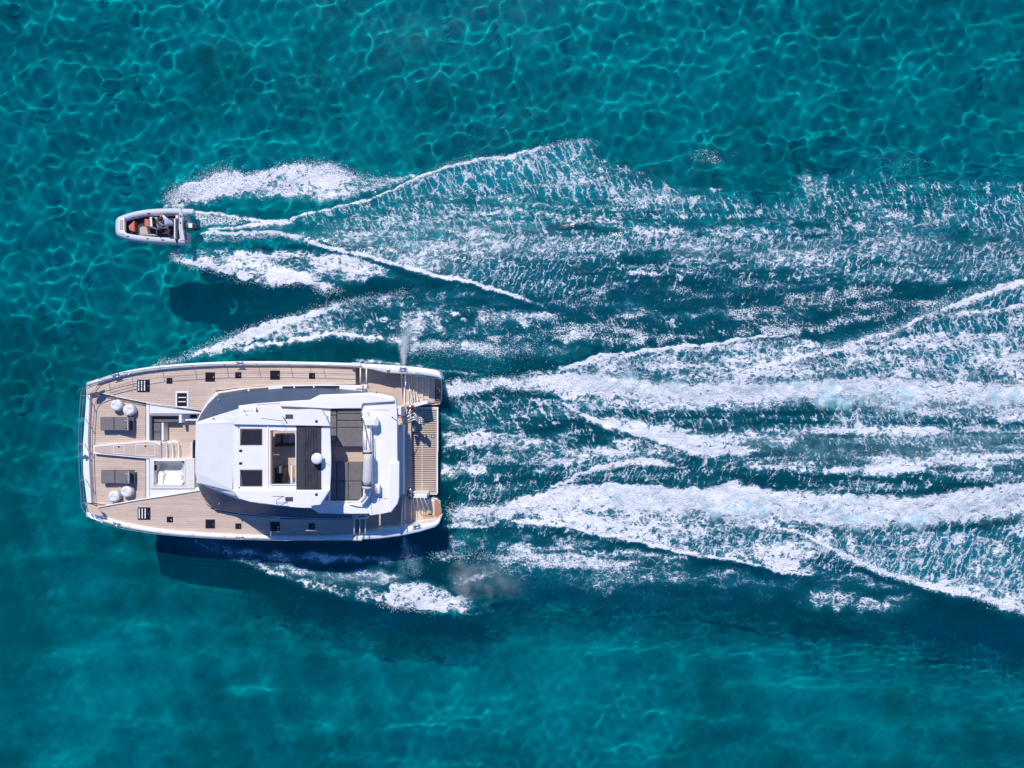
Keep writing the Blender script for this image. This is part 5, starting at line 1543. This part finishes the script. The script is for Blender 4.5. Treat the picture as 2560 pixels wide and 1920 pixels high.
mb.tube([sc_ + Vector((.06 * math.sin(t) * .5, .17 * math.cos(t), .15 * math.sin(t))) for t in np.linspace(0, 2 * math.pi, 25)], .016, 6, cap=False)
mb.tube([sc_ - Vector((.12, 0, .03)), sc_], .02, 6); mb.build('steering_wheel', M['dark_mat'], RIB)
ribbox(424, 545, 434, 596, .72, .3, 'bench', 'navy', .04)
ribbox(434.5, 546, 438, 596, .98, .3, 'bench_backrest', 'gel', .03)
ribbox(438.5, 547, 445, 596, .80, .3, 'stern_locker', 'navy', .04)
mb = MB(); mb.tube([W(438, 594, .7), W(441, 602, .78), W(443, 608, .55), W(443, 611, .35)], .05, 6); mb.build('mooring_strap', M['navy'], RIB)
# roll bar arch at the stern
mb = MB()
mb.prism(ppts([(447.5, 531), (456, 531), (456, 566), (458, 578), (461, 600), (450, 602), (446.5, 570)], 1.32), 1.22, .03); arch = mb.build('roll_bar', M['cover'], RIB)
mb = MB()
for x, y in ((452, 533), (455, 599)):
    t = W(x, y, 1.25); mb.tube([t, Vector((t.x + .1, t.y * 1.0 + (.05 if y > 560 else -.05), .5))], .05, 8)
mb.build('roll_bar_leg', M['cover'], arch)
mb = MB(); mb.lathe(W(451.5, 540, 1.33), [(.05, 0), (.05, .03), (.02, .04)], 10); mb.lathe(W(451, 557, 1.33), [(.04, 0), (.04, .03)], 10); mb.build('light', M['dark_mat'], arch)
ribbox(438.5, 538, 445, 546, 1.1, .4, 'side_box', 'gel', .03)
ribbox(457, 543, 464, 552, .9, .3, 'battery_box', 'cover', .04)
# outboard engine
mb = MB(); bm = mb.bm
ex = [(461, .16, .55, .80), (465, .21, .52, .95), (472, .23, .50, 1.02), (480, .21, .52, 1.00), (487, .16, .58, .92), (491, .08, .65, .82)]
rings = []
for x, hw, z0, z1 in ex:
    c = W(x, 565, (z0 + z1) / 2); ring = []
    for k in range(16):
        a = 2 * math.pi * k / 16
        ca, sa = math.cos(a), math.sin(a)
        ring.append(bm.verts.new((c.x, c.y + hw * math.copysign(abs(ca) ** .7, ca), c.z + (z1 - z0) / 2 * math.copysign(abs(sa) ** .7, sa))))
    rings.append(ring)
for a, b in zip(rings, rings[1:]):
    for k in range(16):
        f = bm.faces.new((a[k], a[(k + 1) % 16], b[(k + 1) % 16], b[k])); f.smooth = True
bm.faces.new(rings[0]); bm.faces.new(rings[-1][::-1])
eng = mb.build('outboard_engine', M['motor'], RIB)
mb = MB(); mb.wbox(W(476, 564, 1.03), (.22, .26, .03), None, .01); mb.build('cowling_panel', M['gel'], eng)
mb = MB(); mb.wbox(W(466, 564, .98), (.05, .36, .04), None, .01); mb.wbox(W(484, 564, .96), (.05, .32, .05), None, .01); mb.build('cowling_band', M['dark_mat'], eng)
mb = MB(); c = W(480, 565, .3); mb.wbox(c + Vector((0, 0, -.15)), (.22, .12, .9), None, .03); mb.wbox(c + Vector((.1, 0, -.45)), (.4, .34, .03)); mb.build('engine_leg', M['motor'], eng)
mb = MB()
for (xa, ya, xb, yb) in ((461, 588, 463, 606), (466, 590, 468, 605)):
    mb.tube([W(xa - 4, ya - 6, 1.0), W(xa, ya, .95), W(xb, yb, .75), W(xb + 1, yb + 4, .4)], .02, 6)
mb.build('fuel_hose', M['dark_mat'], RIB)
ribbox(459, 580, 467, 598, .82, .3, 'fuel_tank', 'cover', .06)
for x, y in ((341, 536), (372, 533.5), (339, 594.5), (369, 597), (407, 599.5)):
    mb = MB(); mb.wbox(W(x, y, TZ + .205), (.16, .06, .02), None, .005); mb.build('tube_handle', M['dark_mat'], RIB)
mb = MB(); mb.tube([W(352, 603, .45), W(357, 605.5, .45), W(363, 604.5, .45)], .05, 8); mb.build('fender', M['gel'], RIB)


# ------------------------------------------------------------------ the driver
def skinned(name, joints, edges, mat, parent, sub=2, root=0):
    me_ = bpy.data.meshes.new(name)
    me_.from_pydata([tuple(p) for p, r_ in joints], edges, [])
    o = bpy.data.objects.new(name, me_); link(o, parent)
    if parent is not None: o.matrix_parent_inverse = Matrix.Translation(-parent.location)
    sk = o.modifiers.new('skin', 'SKIN'); sk.use_smooth_shade = True
    for i, (p, r_) in enumerate(joints):
        v = me_.skin_vertices[0].data[i]; v.radius = (r_, r_) if isinstance(r_, float) else r_
        v.use_root = (i == root)
    sb = o.modifiers.new('sub', 'SUBSURF'); sb.levels = sb.render_levels = sub
    me_.materials.append(mat)
    return o


PE = empty('person', W(427, 562, .3)); tag(PE, 'boat driver in a white shirt and dark red shorts leaning over the wheel', 'person')
pelvis = W(431, 561, .86); waist = W(426, 558, 1.0); chest = W(416, 554, 1.22); neck = W(408.5, 550.5, 1.37); hd0 = W(405.5, 549.2, 1.44); head = W(402, 548, 1.52)
shR = W(412.5, 544.5, 1.30); elR = W(404, 536, 1.16); wrR = W(400.5, 544, 1.38)
shL = W(414, 561, 1.26); elL = W(407, 563.5, 1.06); wrL = W(397, 556.5, 1.10)
hipR = W(429, 564, .84); knR = W(419, 569, .86); anR = W(413, 570, .42); ftR = W(405, 571, .36)
hipL = W(430, 566, .82); knL = W(421, 579, .86); anL = W(415, 582, .42); ftL = W(407, 584, .36)
J = [(pelvis, .13), (waist, .12), (chest, .15), (neck, .06), (hd0, .065), (head, (.095, .105)),
     (shR, .06), (elR, .042), (wrR, .028), (shL, .06), (elL, .042), (wrL, .028),
     (hipR, .09), (knR, .058), (anR, .038), (ftR, .035), (hipL, .09), (knL, .058), (anL, .038), (ftL, .035)]
E_ = [(0, 1), (1, 2), (2, 3), (3, 4), (4, 5), (2, 6), (6, 7), (7, 8), (2, 9), (9, 10), (10, 11), (0, 12), (12, 13), (13, 14), (14, 15), (0, 16), (16, 17), (17, 18), (18, 19)]


def add_hand(w, dirv, side):
    """palm and five fingers, curled"""
    d = dirv.normalized(); up = Vector((0, 0, 1)); lat = d.cross(up).normalized() * side
    i0 = [i for i, (p, r_) in enumerate(J) if (p - w).length < 1e-5][0]
    palm = w + d * .06; J.append((palm, .028)); ip = len(J) - 1; E_.append((i0, ip))
    for k, (o_, L_) in enumerate(((-.028, .062), (-.009, .072), (.010, .068), (.028, .055))):
        b = palm + d * .035 + lat * o_; J.append((b, .0095)); ib = len(J) - 1; E_.append((ip, ib))
        m = b + d * L_ * .5 + Vector((0, 0, -.010)); J.append((m, .0085)); E_.append((ib, len(J) - 1))
        t = m + d * L_ * .3 + Vector((0, 0, -.030)); J.append((t, .0075)); E_.append((len(J) - 2, len(J) - 1))
    b = palm + lat * -.035 + d * -.01; J.append((b, .011)); E_.append((ip, len(J) - 1))
    t = b + d * .035 + lat * -.015 + Vector((0, 0, -.012)); J.append((t, .009)); E_.append((len(J) - 2, len(J) - 1))


add_hand(wrR, head - wrR + Vector((0, .02, .05)), 1)
add_hand(wrL, Vector((-1, .15, -.1)), -1)
skinned('body', J, E_, M['skin'], PE)
fwd = Vector((-.75, .1, -.55)).normalized()          # the face looks ahead and down to the wheel
up_ = Vector((-.5, .1, .85)).normalized()
side_ = fwd.cross(up_).normalized()
mb = MB()
mb.tube([head + fwd * .085 + up_ * -.005, head + fwd * .125 + up_ * -.02, head + fwd * .10 + up_ * -.035], [.012, .016, .008], 8)
for s_ in (-1, 1): mb.tube([head + side_ * s_ * .085, head + side_ * s_ * .105 + fwd * -.01], [.03, .018], 8)
mb.build('nose_and_ears', M['skin'], PE, smooth=True)
mb = MB()
for s_ in (-1, 1):
    bmesh.ops.create_icosphere(mb.bm, subdivisions=2, radius=.012, matrix=Matrix.Translation(head + fwd * .092 + side_ * s_ * .035 + up_ * .015))
mb.build('eyes', M['dark_mat'], PE)
mb = MB(); mb.tube([head + fwd * .092 + up_ * -.055 + side_ * -.022, head + fwd * .097 + up_ * -.055, head + fwd * .092 + up_ * -.055 + side_ * .022], .006, 6); mb.build('mouth', M['orange'], PE)
mb = MB(); bm = mb.bm
r_ = bmesh.ops.create_icosphere(bm, subdivisions=3, radius=1.0)
for v in list(bm.verts):
    q = v.co.copy()
    w_ = 1 + .05 * math.sin(q.x * 11 + q.y * 7) + .04 * math.sin(q.z * 17 + q.x * 5)
    v.co = head + (side_ * q.x * .108 + fwd * q.y * .118 + up_ * q.z * .122) * w_ + up_ * .012 - fwd * .012
dele = [v for v in bm.verts if (v.co - head).dot(fwd) > .045 and (v.co - head).dot(up_) < .055 or (v.co - head).dot(up_) < -.06]
bmesh.ops.delete(bm, geom=dele, context='VERTS')
for f in bm.faces: f.smooth = True
mb.build('hair', M['hair'], PE)
skinned('shirt', [(pelvis + Vector((0, 0, .03)), .155), (waist, .15), (chest, .175), (neck + (chest - neck) * .25, .085), (shR, .085), (shR + (elR - shR) * .6, .066), (shL, .085), (shL + (elL - shL) * .6, .066)],
        [(0, 1), (1, 2), (2, 3), (2, 4), (4, 5), (2, 6), (6, 7)], M['shirt'], PE)
skinned('shorts', [(pelvis, .16), (hipR, .115), (hipR + (knR - hipR) * .72, .088), (hipL, .115), (hipL + (knL - hipL) * .66, .088)], [(0, 1), (1, 2), (0, 3), (3, 4)], M['shorts'], PE)


# ================================================================== spray
M['spray'] = simple('water_drops', (.80, .82, .86), .3, .03, 5)


def spray(name, label, emit, seed):
    """emit: list of (x, y, n, sx, sy, zmax, rmin, rmax) in photo px"""
    r = np.random.default_rng(seed)
    V = []; Fc = []
    oct_v = np.array([(1, 0, 0), (-1, 0, 0), (0, 1, 0), (0, -1, 0), (0, 0, 1), (0, 0, -1)], float)
    oct_f = np.array([(0, 2, 4), (2, 1, 4), (1, 3, 4), (3, 0, 4), (2, 0, 5), (1, 2, 5), (3, 1, 5), (0, 3, 5)])
    base = 0
    for x, y, n_, sx, sy, zm, r0, r1 in emit:
        px = x + r.normal(size=n_) * sx; py = y + r.normal(size=n_) * sy
        z = .03 + zm * r.random(n_) ** 1.8
        s = (CAM_H - z) / FPX
        X = (px - 1280) * s; Y = -(py - 960) * s
        R_ = r0 + (r1 - r0) * r.random(n_) ** 2.5
        v = oct_v[None] * R_[:, None, None] * (1 + .35 * r.normal(size=(n_, 6, 1)).clip(-1, 1)) + np.stack([X, Y, z], -1)[:, None]
        f = oct_f[None] + base + 6 * np.arange(n_)[:, None, None]
        V.append(v.reshape(-1, 3)); Fc.append(f.reshape(-1, 3)); base += 6 * n_
    V = np.vstack(V); Fc = np.vstack(Fc)
    m = bpy.data.meshes.new(name)
    m.vertices.add(len(V)); m.vertices.foreach_set('co', V.astype(np.float32).ravel())
    m.loops.add(Fc.size); m.loops.foreach_set('vertex_index', Fc.astype(np.int32).ravel())
    m.polygons.add(len(Fc)); m.polygons.foreach_set('loop_start', np.arange(0, Fc.size, 3, dtype=np.int32))
    m.update(calc_edges=True); m.shade_smooth(); m.materials.append(M['spray'])
    o = link(bpy.data.objects.new(name, m)); tag(o, label, None, None, 'stuff')
    return o


def along(pts, n, per, sx, sy, zm, r0, r1, off=0):
    c = curve([(x, y) for x, y in pts], n)
    return [(p.x, p.y + off, per, sx, sy, zm, r0, r1) for p in c]


em = along([(p[0], p[1]) for p in r1t[1:13]], 60, 60, 6, 7, .5, .010, .034, 3)
em += along([(p[0], p[1]) for p in r1t[1:6]], 24, 60, 8, 12, .8, .008, .026, -2)
em += along([(430, 640), (470, 664), (543, 682), (626, 707), (716, 711), (774, 709), (807, 732), (850, 729)], 36, 45, 6, 6, .4, .010, .03, -2)
em += along(rcr[5:13], 40, 30, 6, 4, .3, .01, .03)
spray('spray', 'fine white droplets thrown up by the small boat', em, 5)
em = along(c1t[1:11], 60, 40, 6, 6, .4, .010, .030, 2)
em += along([(1114, 975), (1205, 960), (1320, 955), (1440, 935)], 30, 60, 8, 14, .45, .010, .03)
em += along([(1121, 1280), (1205, 1280), (1320, 1265), (1440, 1250)], 30, 60, 8, 14, .45, .010, .03)
em += along(pcr[1:11], 60, 40, 7, 9, .4, .010, .034, -6)
em += along(scr[2:9], 50, 40, 7, 7, .35, .010, .034, -6)
em += along([(1011, 900), (1010, 870), (1013, 845), (1022, 825)], 12, 110, 5, 9, .6, .006, .020)
em += along([(1040, 870), (1120, 868), (1230, 872), (1330, 875)], 24, 60, 14, 16, .3, .008, .026)
em += along([(955, 1510), (1010, 1522), (1090, 1525)], 14, 30, 8, 5, .25, .010, .03)
em += along([(1090, 1390), (1150, 1388), (1220, 1390)], 12, 50, 10, 8, .5, .010, .03)
spray('spray', 'fine white droplets over the wake of the catamaran', em, 6)


# ------------------------------------------------------------------ cooling-water jets and exhaust smoke (small volumes)
def puff(name, label, pts, radii, dens, col, nscale=1.6, squash=.6):
    mb = MB()
    mb.tube([W(x, y, z) for x, y, z in pts], radii, 16)
    T = NT(name + '_air')
    v = T.n('VolumePrincipled'); v.inputs['Color'].default_value = (*col, 1)
    pos = T.n('NewGeometry').outputs['Position']
    nz = T.noise(pos, nscale, 4, .6, .4).outputs[0]
    d = T.smooth(nz, .42, .72)
    # fade with distance from the outlet
    a = W(*pts[0]); b = W(*pts[-1])
    sub = T.n('VectorMath', operation='SUBTRACT'); T.l(pos, sub.inputs[0]); sub.inputs[1].default_value = a
    ln = T.n('VectorMath', operation='DOT_PRODUCT'); T.l(sub.outputs[0], ln.inputs[0]); ln.inputs[1].default_value = (b - a) / (b - a).length_squared
    t = T.smooth(ln.outputs['Value'], .05, 1.0, 1.0, 0.0)
    T.l(T.math('MULTIPLY', T.math('MULTIPLY', d, t), dens), v.inputs['Density'])
    v.inputs['Anisotropy'].default_value = .2
    T.l(v.outputs[0], T.out.inputs['Volume'])
    for v_ in mb.bm.verts:
        zc = sum(p[2] for p in pts) / len(pts)
        v_.co.z = max(.12, zc + (v_.co.z - zc) * squash)
    o = mb.build(name, T.m); tag(o, label, None, None, 'stuff')
    return o


jet = []
for (x, y), w_, n_ in (((1010, 905), 2, 500), ((1009.5, 893), 2.6, 600), ((1009, 880), 3.4, 700), ((1010, 866), 4.5, 700), ((1012, 852), 6, 600), ((1016, 838), 8, 420), ((1022, 822), 11, 320), ((1030, 804), 13, 220), ((1040, 784), 15, 120)):
    jet.append((x, y, int(n_ * 1.5), w_ * 1.25, 7, .75, .006, .019))
spray('water_jet', 'fine white jet of cooling water from the port side of the hull', jet, 8)
jet = []
for (x, y), w_, n_ in (((1011, 1354), 3, 300), ((1014, 1368), 5, 400), ((1020, 1385), 8, 400), ((1028, 1405), 11, 300), ((1036, 1428), 14, 200)):
    jet.append((x, y, n_, w_, 9, .6, .005, .015))
spray('water_jet', 'fine shaded jet of cooling water from the starboard side of the hull', jet, 9)
puff('exhaust_smoke', 'brownish exhaust smoke drifting low over the starboard wake', [(1085, 1440, .9), (1130, 1440, .9), (1190, 1455, .9), (1260, 1460, .8), (1360, 1470, .6)], [.05, .9, 1.5, 1.2, .04], 1.2, (.97, .87, .77), .9)
